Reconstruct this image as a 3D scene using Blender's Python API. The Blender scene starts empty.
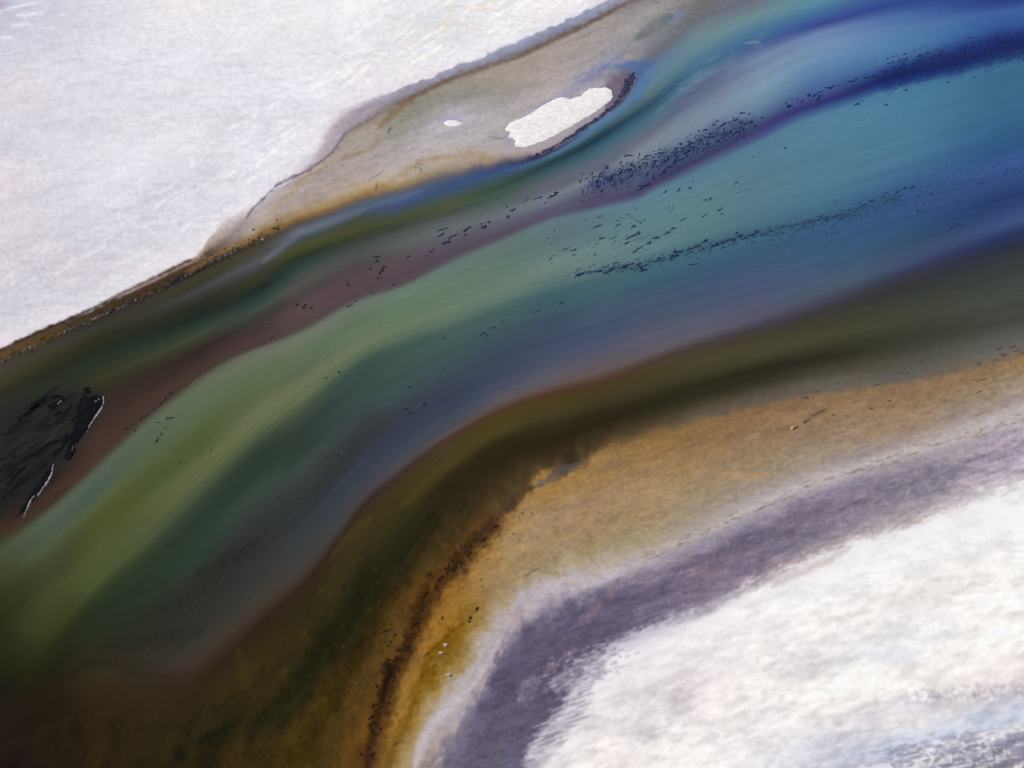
import bpy, bmesh, math, random
import numpy as np

# ------------------------------------------------------------------ scene, camera, light
scn = bpy.context.scene
col = scn.collection
rng = random.Random(11)
W, H = 1024, 768
FPX = 1206.0                    # focal length in pixels
PITCH = math.radians(50)        # camera looks 50 degrees below the horizon
CAMH = 230.0                    # flying height, metres
CAM = np.array([0.0, 0.0, CAMH])
FWD = np.array([0.0, math.cos(PITCH), -math.sin(PITCH)])
UPV = np.array([0.0, math.sin(PITCH), math.cos(PITCH)])

def to_ground(px, py, z=0.0):
    """map coordinates of the survey photo -> metres on the ground"""
    u = (np.asarray(px, float) - W/2)/FPX
    v = (H/2 - np.asarray(py, float))/FPX
    dy = FWD[1] + v*UPV[1]
    dz = FWD[2] + v*UPV[2]
    k = (z - CAMH)/dz
    return u*k, dy*k

cam = bpy.data.cameras.new('camera'); cam_o = bpy.data.objects.new('camera', cam); col.objects.link(cam_o)
cam.sensor_width = 36; cam.lens = 36*FPX/W; cam.clip_start = 1; cam.clip_end = 20000
cam_o.location = CAM; cam_o.rotation_euler = (math.radians(90) - PITCH, 0, 0)
scn.camera = cam_o

SUN_EL = math.radians(48); SUN_AZ = math.atan2(-0.93, 0.12)      # from the left
sd = (math.sin(SUN_AZ)*math.cos(SUN_EL), math.cos(SUN_AZ)*math.cos(SUN_EL), math.sin(SUN_EL))
sun = bpy.data.lights.new('sun', 'SUN'); sun_o = bpy.data.objects.new('sun', sun); col.objects.link(sun_o)
sun.energy = 4.0; sun.angle = math.radians(0.5); sun.color = (1.0, 0.965, 0.92)
from mathutils import Vector
sun_o.rotation_euler = Vector(sd).to_track_quat('Z', 'Y').to_euler()
world = bpy.data.worlds.new('World'); scn.world = world; world.use_nodes = True
nt = world.node_tree; bg = nt.nodes['Background']
sky = nt.nodes.new('ShaderNodeTexSky'); sky.sky_type = 'NISHITA'; sky.sun_disc = False
sky.sun_elevation = SUN_EL; sky.sun_rotation = SUN_AZ % (2*math.pi); sky.altitude = 1000
nt.links.new(sky.outputs[0], bg.inputs[0]); bg.inputs[1].default_value = 0.1
scn.view_settings.view_transform = 'Standard'; scn.view_settings.look = 'None'
scn.view_settings.exposure = 0; scn.view_settings.gamma = 1
scn.cycles.max_bounces = 4
scn.cycles.filter_width = 1.5

# daylight on level ground (linear picture value of a white sheet), measured once
DAY = np.array([1.113, 1.147, 1.241])

def lin(c):
    c = np.asarray(c, float)/255.0
    return np.where(c <= 0.04045, c/12.92, ((c + 0.055)/1.055)**2.4)

# ------------------------------------------------------------------ noise
def _hash(ix, iy, seed):
    h = (ix.astype(np.int64)*374761393 + iy.astype(np.int64)*668265263 + seed*1274126177) & 0xFFFFFFFF
    h = ((h ^ (h >> 13))*1274126177) & 0xFFFFFFFF
    h = (h ^ (h >> 16)) & 0xFFFFFFFF
    return h/4294967295.0
def vnoise(x, y, seed=0):
    x = np.asarray(x, float); y = np.asarray(y, float)
    x0 = np.floor(x); y0 = np.floor(y); fx = x-x0; fy = y-y0
    fx = fx*fx*fx*(fx*(fx*6-15)+10); fy = fy*fy*fy*(fy*(fy*6-15)+10)
    a = _hash(x0, y0, seed); b = _hash(x0+1, y0, seed); c = _hash(x0, y0+1, seed); d = _hash(x0+1, y0+1, seed)
    return (a+(b-a)*fx)*(1-fy) + (c+(d-c)*fx)*fy
def fbm(x, y, seed=0, octv=4, gain=0.5):
    s = 0; amp = 1; tot = 0
    for k in range(octv):
        s = s + amp*(vnoise(x*2**k + 17.3*k, y*2**k - 9.1*k, seed+k)*2-1); tot += amp; amp *= gain
    return s/tot
def an(u, su, v, sv, seed=0, octv=4, gain=0.6, mn=2.7):
    """fractal noise stretched su by sv that never gets finer than the grid can carry"""
    s = 0; amp = 1; tot = 0
    for k in range(octv):
        a = max(su/2**k, mn); b = max(sv/2**k, mn)
        s = s + amp*(vnoise(u/a + 31.7*k, v/b - 12.9*k, seed+k)*2-1); tot += amp; amp *= gain
    return s/tot
def sstep(a, b, x):
    t = np.clip((x-a)/(b-a), 0, 1); return t*t*(3-2*t)

def pchip(xs, ys, x):
    """monotone cubic through the points, straight lines beyond both ends"""
    xs = np.asarray(xs, float); ys = np.asarray(ys, float); x = np.asarray(x, float)
    h = np.diff(xs); d = np.diff(ys)/h; m = np.zeros_like(ys)
    for i in range(1, len(xs)-1):
        if d[i-1]*d[i] > 0:
            w1 = 2*h[i]+h[i-1]; w2 = h[i]+2*h[i-1]
            m[i] = (w1+w2)/(w1/d[i-1]+w2/d[i])
    m[0] = d[0]; m[-1] = d[-1]
    i = np.clip(np.searchsorted(xs, x)-1, 0, len(xs)-2)
    t = (x-xs[i])/h[i]
    r = ((1+2*t)*(1-t)**2)*ys[i] + t*(1-t)**2*h[i]*m[i] + t*t*(3-2*t)*ys[i+1] + t*t*(t-1)*h[i]*m[i+1]
    r = np.where(x < xs[0], ys[0]+(x-xs[0])*d[0], r)
    return np.where(x > xs[-1], ys[-1]+(x-xs[-1])*d[-1], r)

# ------------------------------------------------------------------ the lie of the land: contour lines, each with its own number
LINES = {
 10: [(-300,500),(0,348),(30,334),(60,321),(100,303),(125,290),(180,263),(200,252),(208,240),(218,226),(250,205),(290,180),(318,150),(331,123),(345,109),(392,92),(420,81),(455,67),(478,60),(505,47),(532,35),(565,21),(607,1),(660,-24),(1000,-150)],
 20: [(-300,504),(0,351),(100,307),(180,268),(210,252),(248,217),(277,185),(308,171),(331,153),(345,134),(378,115),(411,99),(448,80),(490,66),(518,57),(551,42),(584,26),(614,10),(650,-8),(1000,-130)],
 30: [(-300,516),(0,364),(50,342),(100,319),(150,297),(200,272),(240,252),(263,241),(300,222),(330,212),(360,200),(410,188),(430,181),(500,166),(545,154),(575,138),(600,121),(622,104),(636,84),(645,68),(665,50),(700,28),(740,12),(800,-8),(900,-35),(1100,-80)],
 34: [(-300,545),(0,404),(100,353),(200,312),(300,258),(360,238),(430,210),(500,186),(555,161),(578,150),(600,137),(625,121),(650,105),(700,66),(760,40),(820,24),(900,1),(1000,-16),(1100,-30)],
 37: [(-300,590),(0,440),(100,385),(200,340),(300,283),(360,256),(460,223),(555,194),(600,174),(650,143),(700,105),(760,73),(820,46),(900,31),(1000,14),(1100,2)],
 40: [(-300,670),(0,541),(50,505),(100,462),(150,415),(180,392),(200,377),(230,359),(300,331),(360,299),(400,285),(460,255),(500,238),(555,217),(600,205),(640,196),(652,189),(700,166),(740,146),(760,136),(800,115),(820,108),(860,95),(900,82),(950,72),(1000,58),(1100,34)],
 45: [(-300,860),(0,628),(50,590),(100,541),(200,466),(300,387),(400,326),(500,287),(600,252),(700,208),(800,168),(900,138),(1000,105),(1100,70)],
 50: [(-300,960),(0,690),(50,640),(80,605),(100,584),(150,540),(200,492),(250,447),(300,410),(340,378),(380,352),(420,334),(500,308),(560,295),(600,280),(700,252),(800,227),(900,195),(1000,168),(1100,140)],
 60: [(-300,930),(0,720),(60,686),(100,668),(150,682),(180,684),(200,673),(230,648),(260,620),(300,586),(340,537),(360,510),(400,474),(450,437),(500,412),(560,392),(600,381),(700,346),(800,316),(900,281),(1000,250),(1100,218)],
 65: [(-300,1000),(0,780),(150,760),(200,745),(250,720),(300,680),(330,640),(360,600),(400,555),(440,500),(470,470),(500,450),(600,421),(700,387),(800,360),(900,341),(1000,322),(1100,302)],
 70: [(-300,2400),(200,1150),(300,935),(345,815),(365,765),(372,740),(388,690),(405,655),(420,620),(445,580),(470,548),(500,518),(530,490),(560,475),(600,454),(650,437),(700,422),(740,411),(800,397),(850,392),(900,383),(960,373),(1000,362),(1100,338)],
 80: [(-300,2500),(300,1100),(370,880),(405,790),(425,740),(445,712),(465,690),(497,635),(520,602),(540,587),(560,578),(600,568),(650,553),(700,534),(750,510),(800,487),(900,455),(1000,424),(1100,392)],
 90: [(-300,2600),(400,1050),(500,815),(535,762),(560,722),(575,690),(600,657),(619,644),(673,620),(700,612),(736,593),(790,569),(850,546),(900,531),(960,508),(1000,493),(1024,485),(1100,460)],
}
KEYS = [0] + sorted(LINES) + [100]
def anchors(x):
    x = np.asarray(x, float)
    A = [np.full_like(x, -170.0)]
    for k in KEYS[1:-1]:
        p = np.array(LINES[k], float); y = pchip(p[:,0], p[:,1], x)
        if k in (10, 20, 30): y = y + (0.5+0.9*sstep(180, 300, x))*fbm(x/14, x*0, 40+k, 3) * sstep(690, 560, x)
        if k == 70: y = y + 3.0*fbm(x/22, x*0, 47, 4)
        A.append(y)
    A.append(np.full_like(x, 985.0))
    A = np.array(A)
    for i in range(1, len(A)): A[i] = np.maximum(A[i], A[i-1]+0.8)
    return A

# ------------------------------------------------------------------ colours met on traverses across the channel (x: y -> colour)
P = {  # upper-right blue partly painted sky reflection; lower left includes painted vignette darkening
 0: [(-100,205,200,215),(2,200,195,212),(50,216,212,224),(120,218,212,222),(200,214,210,220),(260,210,206,216),(315,210,206,216),(340,226,222,231),(347,222,212,220),(350,80,62,50),(356,92,70,38),(362,60,48,36),(370,68,63,54),(385,60,56,34),(392,48,46,30),(402,44,48,36),(420,38,41,38),(440,40,42,40),(460,37,40,43),(480,32,34,37),(505,40,33,30),(520,60,41,32),(533,62,44,33),(541,62,62,45),(550,70,76,55),(562,68,76,50),(577,62,68,41),(592,54,58,27),(620,43,45,20),(655,38,38,18),(690,28,26,14),(720,36,26,18),(745,34,24,17),(768,30,20,12),(950,26,18,11)],
 50: [(-100,212,208,220),(2,212,208,220),(100,217,213,223),(200,215,212,223),(260,209,206,217),(300,214,210,220),(323,226,218,226),(327,80,66,55),(333,84,64,36),(340,52,44,36),(348,64,60,50),(362,54,50,32),(375,40,44,32),(390,44,50,38),(402,40,42,36),(430,32,34,32),(460,36,37,38),(480,45,37,32),(495,66,46,36),(504,64,48,38),(512,80,88,70),(520,80,94,76),(530,74,88,76),(542,80,92,66),(556,70,78,48),(575,66,74,42),(590,70,82,44),(606,64,74,38),(630,52,60,26),(650,40,42,18),(670,32,32,16),(690,42,31,21),(712,38,29,20),(735,40,30,20),(768,36,26,14),(950,32,22,12)],
 100: [(-100,222,219,228),(2,222,219,228),(100,219,216,225),(200,217,214,225),(250,208,205,217),(280,210,206,217),(296,222,218,226),(305,228,218,226),(309,62,48,40),(314,64,50,30),(319,50,46,42),(327,60,58,48),(340,46,45,28),(352,37,46,33),(365,43,53,40),(378,58,57,36),(392,50,46,34),(410,56,43,37),(430,68,50,42),(450,72,52,43),(459,70,56,46),(468,84,96,80),(478,82,95,80),(489,74,90,78),(500,85,98,66),(515,80,88,46),(530,82,92,46),(545,86,94,52),(562,78,90,50),(580,74,86,50),(592,52,62,38),(605,38,50,34),(625,38,48,33),(640,42,45,31),(652,46,42,29),(664,42,37,25),(674,52,45,31),(690,50,38,22),(720,44,34,18),(745,42,32,16),(768,40,30,14),(950,36,26,13)],
 200: [(-100,236,234,237),(2,236,234,237),(60,227,225,232),(110,222,220,229),(180,217,215,226),(225,224,221,230),(248,230,224,230),(253,190,176,172),(256,150,128,110),(259,80,62,48),(264,66,50,32),(271,36,32,32),(276,66,60,44),(284,60,57,42),(290,70,72,74),(297,54,56,48),(305,40,44,32),(316,32,42,36),(326,48,62,48),(334,62,74,58),(341,58,56,42),(350,50,40,37),(358,60,47,44),(368,70,53,47),(376,72,58,50),(382,92,98,80),(390,98,110,86),(402,93,108,80),(420,88,104,70),(435,82,98,56),(450,80,95,56),(466,98,105,66),(480,92,100,66),(492,70,84,60),(505,50,64,50),(520,44,58,46),(540,44,60,48),(556,46,60,48),(570,47,53,46),(585,44,46,40),(600,46,48,42),(620,50,50,46),(640,56,53,47),(656,62,53,45),(668,60,45,36),(680,48,36,23),(700,50,40,20),(720,46,38,18),(740,44,38,18),(768,46,36,16),(950,44,32,15)],
 260: [(-100,238,236,240),(2,238,236,240),(60,228,226,234),(150,226,224,234),(190,230,227,236),(201,222,214,222),(207,196,183,186),(214,192,180,176),(222,188,174,166),(230,168,145,112),(236,120,92,55),(241,66,52,40),(246,72,66,52),(254,76,72,66),(262,84,86,90),(270,60,62,56),(278,58,60,36),(288,32,42,40),(298,44,62,56),(308,64,74,66),(318,60,58,50),(328,68,55,54),(338,78,60,60),(346,76,60,57),(350,100,106,92),(358,106,114,96),(370,95,112,80),(390,90,105,72),(412,106,114,80),(425,98,108,74),(438,70,84,62),(452,46,60,50),(475,46,60,50),(490,58,74,64),(505,54,62,58),(525,50,54,54),(550,50,52,52),(575,56,56,54),(595,64,60,54),(608,64,56,46),(617,60,44,36),(626,46,34,24),(645,52,42,22),(665,60,48,22),(690,48,40,20),(715,36,33,18),(740,56,44,20),(768,62,48,20),(950,58,44,18)],
 300: [(-100,239,238,241),(2,237,235,239),(60,229,228,236),(130,230,227,236),(160,230,224,232),(171,212,202,210),(175,180,168,172),(182,190,179,175),(192,193,181,174),(205,188,172,158),(214,165,138,98),(219,128,98,58),(222,90,76,62),(226,84,86,92),(231,98,102,112),(238,66,76,86),(245,72,76,46),(252,64,70,38),(258,40,52,42),(266,46,64,58),(275,66,78,70),(285,80,79,74),(298,78,67,68),(310,92,73,76),(320,84,69,68),(328,80,68,66),(335,104,113,98),(342,110,118,102),(356,96,112,84),(370,88,104,76),(386,108,116,84),(400,98,108,76),(412,70,84,64),(430,50,62,54),(450,46,60,52),(466,58,72,64),(480,58,64,64),(500,54,58,62),(520,52,56,62),(540,58,62,65),(555,64,64,63),(570,66,62,57),(580,62,52,45),(589,46,36,28),(600,50,40,24),(620,48,42,22),(640,56,46,22),(660,44,38,20),(680,36,34,18),(700,42,38,20),(720,58,45,20),(740,64,50,21),(768,68,53,23),(950,80,60,25)],
 360: [(-100,240,239,242),(2,238,237,240),(60,232,230,236),(98,232,226,233),(105,205,195,204),(110,162,150,162),(118,164,152,164),(124,150,138,138),(128,158,142,122),(138,170,160,150),(150,178,168,160),(165,190,178,170),(180,192,178,168),(190,178,154,120),(196,150,118,72),(200,104,92,88),(205,82,94,116),(211,72,86,108),(219,68,76,56),(228,72,77,42),(236,56,64,42),(242,62,68,60),(254,80,84,82),(264,78,72,72),(276,88,69,76),(288,86,68,76),(296,82,68,76),(302,100,112,100),(308,106,118,102),(320,94,114,90),(330,98,116,90),(345,108,120,92),(355,92,108,82),(366,62,82,74),(382,58,76,72),(405,60,76,72),(425,58,64,70),(450,54,60,74),(470,58,66,78),(488,64,68,76),(500,70,66,68),(509,52,42,36),(518,58,46,30),(535,62,54,28),(555,56,50,26),(575,40,38,21),(600,34,33,19),(630,44,38,20),(660,66,50,24),(690,84,60,26),(720,98,68,26),(745,96,64,24),(764,80,50,20),(790,130,90,36),(950,150,115,60)],
 400: [(-100,241,241,243),(2,239,238,242),(40,238,236,240),(75,236,233,238),(89,228,223,231),(91,164,156,170),(99,150,142,158),(103,122,106,100),(106,150,140,126),(122,146,140,128),(136,160,154,146),(150,172,164,160),(165,184,175,170),(178,186,172,160),(185,160,132,92),(190,112,98,86),(195,80,92,122),(203,68,88,128),(211,70,82,80),(219,74,80,50),(226,60,70,52),(234,80,86,80),(246,90,94,92),(256,86,80,84),(266,92,74,84),(278,84,68,78),(284,86,74,80),(290,100,118,104),(297,106,124,106),(310,96,118,96),(326,106,122,96),(340,88,106,86),(352,64,88,80),(375,62,82,78),(395,63,78,80),(410,62,68,80),(425,58,64,82),(440,58,66,84),(455,66,70,84),(465,78,74,80),(474,60,46,40),(482,66,54,33),(500,62,54,28),(515,54,50,25),(535,42,41,22),(560,36,35,20),(585,52,43,22),(605,84,61,25),(630,112,78,28),(648,92,60,24),(662,72,44,20),(672,118,78,28),(690,146,104,40),(715,158,118,50),(745,160,126,66),(768,168,138,86),(950,170,160,165)],
 450: [(-100,242,242,244),(2,240,240,242),(40,236,235,238),(60,236,232,236),(68,232,228,234),(70,162,160,182),(76,144,142,164),(80,120,106,98),(83,148,140,126),(98,140,136,124),(106,152,147,140),(125,168,163,162),(140,174,166,164),(155,178,166,156),(168,160,142,118),(176,100,96,106),(184,60,84,120),(191,58,84,112),(198,72,86,78),(205,78,86,58),(213,72,80,72),(222,92,98,98),(230,98,106,108),(238,94,92,100),(247,90,78,92),(256,84,72,86),(260,90,84,94),(266,98,120,112),(275,100,124,110),(292,98,122,102),(308,106,124,104),(322,90,112,96),(334,68,94,90),(352,64,88,86),(372,62,78,86),(390,58,66,86),(408,58,68,88),(424,68,74,88),(432,86,78,82),(438,76,54,44),(446,70,60,36),(460,66,58,31),(476,48,42,23),(492,42,36,21),(515,50,42,24),(540,62,49,26),(560,74,54,26),(576,84,54,24),(590,140,96,38),(615,160,114,44),(640,158,118,50),(660,160,126,66),(680,164,138,92),(695,176,164,152),(706,180,170,172),(718,172,160,164),(735,128,118,138),(768,110,102,126),(950,100,92,115)],
 500: [(-100,242,242,244),(2,241,241,243),(30,238,236,238),(44,236,234,239),(47.5,234,232,238),(50,160,162,184),(57,136,140,162),(61,122,110,106),(64,158,148,138),(90,158,148,136),(104,142,138,128),(118,160,156,150),(140,172,166,164),(152,178,166,158),(158,160,140,128),(164,88,84,104),(168,60,80,130),(173,62,90,126),(179,64,86,96),(186,58,78,62),(194,66,88,80),(210,96,104,108),(216,104,112,116),(224,96,96,108),(232,88,80,96),(237,88,78,94),(243,98,118,114),(252,100,124,116),(270,98,124,110),(286,106,127,112),(300,94,118,108),(310,70,98,96),(325,66,92,94),(340,62,82,94),(355,60,72,92),(375,62,74,96),(390,76,80,100),(402,96,86,92),(411,82,56,44),(419,74,62,36),(432,68,60,34),(445,47,40,23),(460,42,36,22),(475,55,45,28),(490,68,54,32),(505,84,64,38),(515,88,64,36),(524,156,114,54),(540,168,128,64),(560,165,131,74),(585,164,136,86),(605,166,146,112),(618,174,160,148),(630,178,168,172),(642,160,148,162),(656,118,108,132),(672,92,85,111),(705,88,80,105),(740,100,92,113),(768,98,92,118),(950,95,90,115)],
 550: [(-100,242,242,243),(2,238,236,240),(22,232,230,238),(26.5,230,228,236),(29,154,158,184),(36,132,138,164),(42,116,98,92),(46,160,150,143),(75,162,152,143),(95,168,160,154),(120,170,162,160),(145,166,150,150),(152,60,52,74),(155,72,112,156),(158,66,94,106),(163,40,64,74),(171,60,90,98),(181,96,100,112),(188,96,100,112),(195,114,124,130),(203,106,112,126),(210,90,88,114),(217,90,84,112),(222,100,126,132),(230,102,130,132),(246,98,126,126),(268,108,132,124),(282,88,116,112),(294,64,96,102),(308,64,92,104),(322,62,78,98),(340,64,76,100),(358,72,82,106),(376,94,90,104),(386,98,84,90),(394,80,54,46),(402,76,64,40),(416,68,60,35),(430,48,42,25),(442,42,36,23),(455,56,46,29),(466,76,60,38),(474,104,78,46),(482,160,120,62),(500,168,130,70),(530,164,131,76),(555,162,136,88),(568,168,150,124),(577,178,166,164),(588,172,160,172),(602,130,120,144),(622,96,88,114),(650,92,84,110),(690,88,80,106),(725,96,88,112),(745,205,198,210),(768,234,229,233),(950,236,231,234)],
 600: [(-100,240,240,243),(-20,236,234,240),(2.5,226,224,234),(5,154,158,182),(13,136,140,162),(18,120,104,98),(22,156,148,144),(25,156,148,144),(45,156,149,146),(60,150,146,150),(70,120,128,160),(78,158,150,150),(100,180,172,172),(112,120,104,112),(118,48,46,78),(121,86,124,170),(125,84,116,146),(130,62,92,100),(137,34,56,78),(146,58,94,114),(155,84,104,122),(166,100,104,124),(175,122,130,142),(184,90,98,124),(196,80,78,104),(205,84,80,112),(211,100,130,146),(220,102,132,144),(235,97,128,134),(251,106,132,134),(268,92,122,124),(280,70,104,112),(298,65,96,112),(315,68,86,108),(330,68,82,108),(345,76,84,112),(360,94,88,103),(372,100,86,92),(382,78,54,48),(389,78,66,43),(404,70,62,38),(414,52,46,29),(424,43,37,25),(434,60,49,32),(445,88,68,42),(453,128,96,54),(462,160,122,66),(490,166,130,78),(520,161,131,85),(545,160,137,98),(556,168,150,120),(566,180,168,158),(578,182,172,178),(591,142,132,152),(606,94,86,112),(625,96,87,111),(645,90,82,107),(656,150,142,160),(668,232,228,234),(700,226,221,227),(730,232,227,230),(768,237,231,233),(950,238,233,234)],
 650: [(-100,238,238,242),(-30,220,218,228),(-14,150,150,168),(-4,140,130,134),(10,160,154,152),(30,146,142,144),(48,124,128,140),(60,106,106,110),(68,96,116,150),(76,100,130,168),(86,96,126,150),(96,90,110,122),(101,62,92,112),(106,48,80,104),(115,70,104,128),(123,86,114,134),(132,108,112,136),(143,134,142,156),(152,126,134,152),(165,96,106,132),(177,86,90,120),(186,72,66,102),(190,84,84,118),(196,96,130,150),(206,98,132,148),(225,96,128,138),(230,98,128,138),(250,98,126,134),(266,70,106,122),(282,62,94,116),(300,70,86,110),(318,78,86,112),(338,92,90,112),(354,100,90,100),(363,78,60,60),(370,76,66,46),(386,68,61,40),(398,50,44,29),(406,43,38,27),(418,62,53,36),(428,92,74,50),(437,134,102,60),(446,158,121,68),(470,166,132,84),(500,164,136,96),(525,164,142,106),(542,168,152,126),(553,178,166,158),(563,170,160,168),(574,126,116,138),(590,98,90,116),(612,106,97,122),(626,120,110,134),(633,200,194,206),(645,232,228,234),(690,230,225,229),(725,226,220,226),(768,238,233,235),(950,238,233,235)],
 700: [(-100,200,198,206),(-40,160,158,164),(-5,128,122,120),(8,108,106,110),(20,106,112,120),(35,114,136,146),(48,104,136,150),(58,82,122,152),(68,72,114,152),(78,98,126,156),(87,106,110,144),(98,126,138,164),(115,132,146,168),(130,118,130,160),(148,82,94,126),(160,64,60,100),(166,84,92,132),(173,88,124,150),(185,92,128,148),(205,94,128,142),(222,94,125,136),(238,86,118,132),(250,70,106,128),(265,62,96,124),(280,64,86,118),(300,74,86,114),(320,88,90,116),(335,98,91,108),(346,76,62,66),(352,74,62,52),(360,78,70,48),(372,68,62,42),(386,47,42,29),(396,52,46,34),(408,82,72,57),(417,106,90,72),(424,146,112,68),(440,160,126,78),(460,164,134,94),(480,163,140,108),(496,166,146,116),(510,164,150,130),(522,166,154,144),(535,176,166,166),(546,148,138,154),(560,108,100,124),(580,109,100,123),(600,120,110,134),(613,160,150,164),(622,228,223,230),(640,239,234,237),(680,224,217,222),(720,232,226,230),(768,240,235,238),(950,238,233,236)],
 760: [(-100,130,130,136),(0,106,114,130),(14,112,138,150),(26,84,126,158),(38,64,106,156),(48,84,98,156),(58,122,138,174),(73,132,148,178),(90,122,144,172),(105,108,132,164),(117,84,104,144),(128,60,58,112),(135,72,76,134),(143,84,124,154),(165,88,124,148),(190,88,124,144),(210,84,118,138),(228,72,108,132),(242,60,96,128),(260,64,90,124),(280,72,86,120),(300,84,86,120),(316,90,84,110),(327,72,62,76),(335,70,60,54),(343,76,70,50),(356,72,66,46),(370,44,40,31),(382,56,50,40),(394,88,78,66),(402,104,94,82),(410,144,112,72),(425,158,128,86),(450,160,134,100),(470,164,146,118),(485,166,152,136),(497,172,162,162),(505,184,174,176),(516,158,148,164),(530,118,108,134),(550,116,107,132),(570,126,115,136),(582,160,148,156),(590,236,232,236),(620,242,238,239),(660,232,227,231),(690,238,233,235),(740,230,227,232),(768,224,223,232),(950,220,220,232)],
 820: [(-100,120,150,165),(0,92,138,166),(10,74,120,164),(19,64,92,160),(25,58,70,152),(32,104,120,176),(46,118,138,182),(60,104,134,178),(78,82,116,168),(92,72,94,156),(103,50,46,116),(108,60,84,142),(116,82,124,158),(140,82,122,152),(168,80,120,146),(190,76,116,142),(208,70,110,140),(222,58,94,132),(236,58,92,132),(255,62,90,128),(275,70,86,122),(292,80,82,116),(304,70,64,88),(313,64,56,60),(322,66,62,50),(338,76,71,52),(350,58,55,43),(358,48,44,35),(370,70,63,53),(382,98,89,80),(390,104,97,90),(398,142,111,76),(412,158,128,92),(432,160,135,106),(450,165,146,122),(466,164,152,142),(478,182,173,172),(486,176,166,172),(496,134,124,148),(516,128,118,144),(536,134,124,144),(550,158,145,150),(560,238,235,238),(600,243,241,241),(640,234,231,234),(665,226,224,232),(690,242,239,238),(720,237,233,236),(742,214,215,228),(768,205,208,223),(950,190,194,212)],
 900: [(-100,90,110,170),(-10,66,96,164),(1,48,72,148),(8,56,84,158),(16,72,106,170),(30,90,126,184),(45,80,126,178),(58,72,112,170),(66,40,70,142),(74,22,32,100),(81,36,66,130),(88,68,114,152),(110,72,118,152),(138,70,116,148),(160,70,110,144),(180,64,104,148),(195,54,88,140),(212,58,84,134),(232,56,88,132),(250,64,84,124),(264,72,78,122),(275,60,58,88),(284,58,55,64),(294,56,58,56),(308,68,69,58),(322,72,70,58),(340,61,59,49),(354,74,69,60),(368,94,87,78),(378,102,96,91),(386,144,112,80),(405,158,132,102),(428,163,140,114),(443,166,151,142),(454,186,177,174),(464,164,154,160),(480,140,131,152),(500,152,142,158),(516,166,154,162),(527,190,180,186),(537,240,238,241),(580,244,242,243),(620,235,233,237),(648,228,228,237),(668,244,242,240),(695,236,231,233),(706,214,213,225),(724,224,217,223),(738,205,211,227),(752,168,180,210),(763,200,200,215),(950,170,172,196)],
 1000: [(-100,46,70,150),(0,40,60,142),(12,62,98,166),(26,52,90,160),(38,36,58,132),(49,24,36,98),(57,46,84,140),(66,62,108,148),(105,60,106,144),(130,54,98,144),(150,48,88,142),(168,54,76,142),(184,46,62,124),(200,36,50,110),(214,50,65,126),(226,60,73,130),(240,44,51,98),(250,47,50,70),(262,56,59,66),(280,65,68,67),(300,72,74,69),(322,68,70,63),(336,86,87,83),(350,102,98,94),(359,124,106,88),(368,148,119,86),(388,164,144,120),(405,162,149,142),(416,184,174,172),(426,190,181,182),(436,170,160,174),(456,162,152,172),(474,184,174,190),(488,202,195,202),(498,238,236,239),(560,245,243,244),(640,241,239,239),(676,228,221,224),(694,206,199,209),(708,200,205,222),(724,196,206,226),(734,206,205,218),(745,182,180,197),(756,156,154,176),(768,150,146,164),(950,150,148,165)],
}
for (x, y0, y1, dr, dg, db) in [(700,556,602,6,3,1),(900,474,506,-9,-8,-8),(300,176,207,-14,-16,-14),(360,148,186,-10,-12,-10),(260,205,224,-8,-10,-8),
        (450,97,157,8,8,12),(500,103,146,8,6,9),(550,48,122,8,6,9),(600,40,108,8,6,9),(400,202,232,-2,-5,2),(900,86,162,6,8,10),(820,114,192,3,5,6),
        (1000,166,228,6,13,10),(820,30,70,5,10,8),(760,56,92,5,10,8),(600,388,416,-7,-6,-3),(50,688,770,-5,-3,-5),(0,688,770,-2,-1,-2),(450,636,664,-7,-6,-9),(650,570,614,4,3,1),(500,538,588,-4,-1,12),(550,496,558,-4,-2,12),(600,468,524,-3,-1,8),(700,438,512,-6,-7,-5),(760,424,488,-7,-8,-6),(820,410,468,-7,-8,-6),(900,402,446,-7,-9,-7),(1000,386,408,-6,-7,-6),(450,636,664,-6,-8,-14),(400,-20,50,-10,-11,-10),(450,-20,50,-10,-11,-10),(500,-20,20,-10,-11,-10)]:
    P[x] = [(r[0], r[1]+dr, r[2]+dg, r[3]+db) if y0 <= r[0] <= y1 else r for r in P[x]]
NT = 1601
TT = np.linspace(0, 100, NT)
PX = np.array(sorted(P), float)
TAB = np.zeros((len(PX), NT, 3))
for i, x in enumerate(PX):
    pr = np.array(P[int(x)], float); A = anchors(np.array([x]))[:, 0]
    t = np.interp(pr[:, 0], A, KEYS)
    o = np.argsort(t); t = t[o]; c = pr[o, 1:]
    t = t + np.arange(len(t))*1e-6
    for k in range(3): TAB[i, :, k] = np.interp(TT, t, c[:, k])

def colour_at(xp, tt):
    """colour (sRGB) at column positions xp and line numbers tt (same shape)"""
    xi = np.clip(np.interp(xp, PX, np.arange(len(PX))), 0, len(PX)-1.0001)
    i = np.floor(xi).astype(int); f = xi-i; f = f*f*(3-2*f)*0.35 + f*0.65
    ti = np.clip(tt/100*(NT-1), 0, NT-1.001); j = np.floor(ti).astype(int); g = (ti-j)[..., None]
    f = f[..., None]
    a = TAB[i, j]*(1-g) + TAB[i, j+1]*g
    b = TAB[i+1, j]*(1-g) + TAB[i+1, j+1]*g
    return a*(1-f) + b*f

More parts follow.
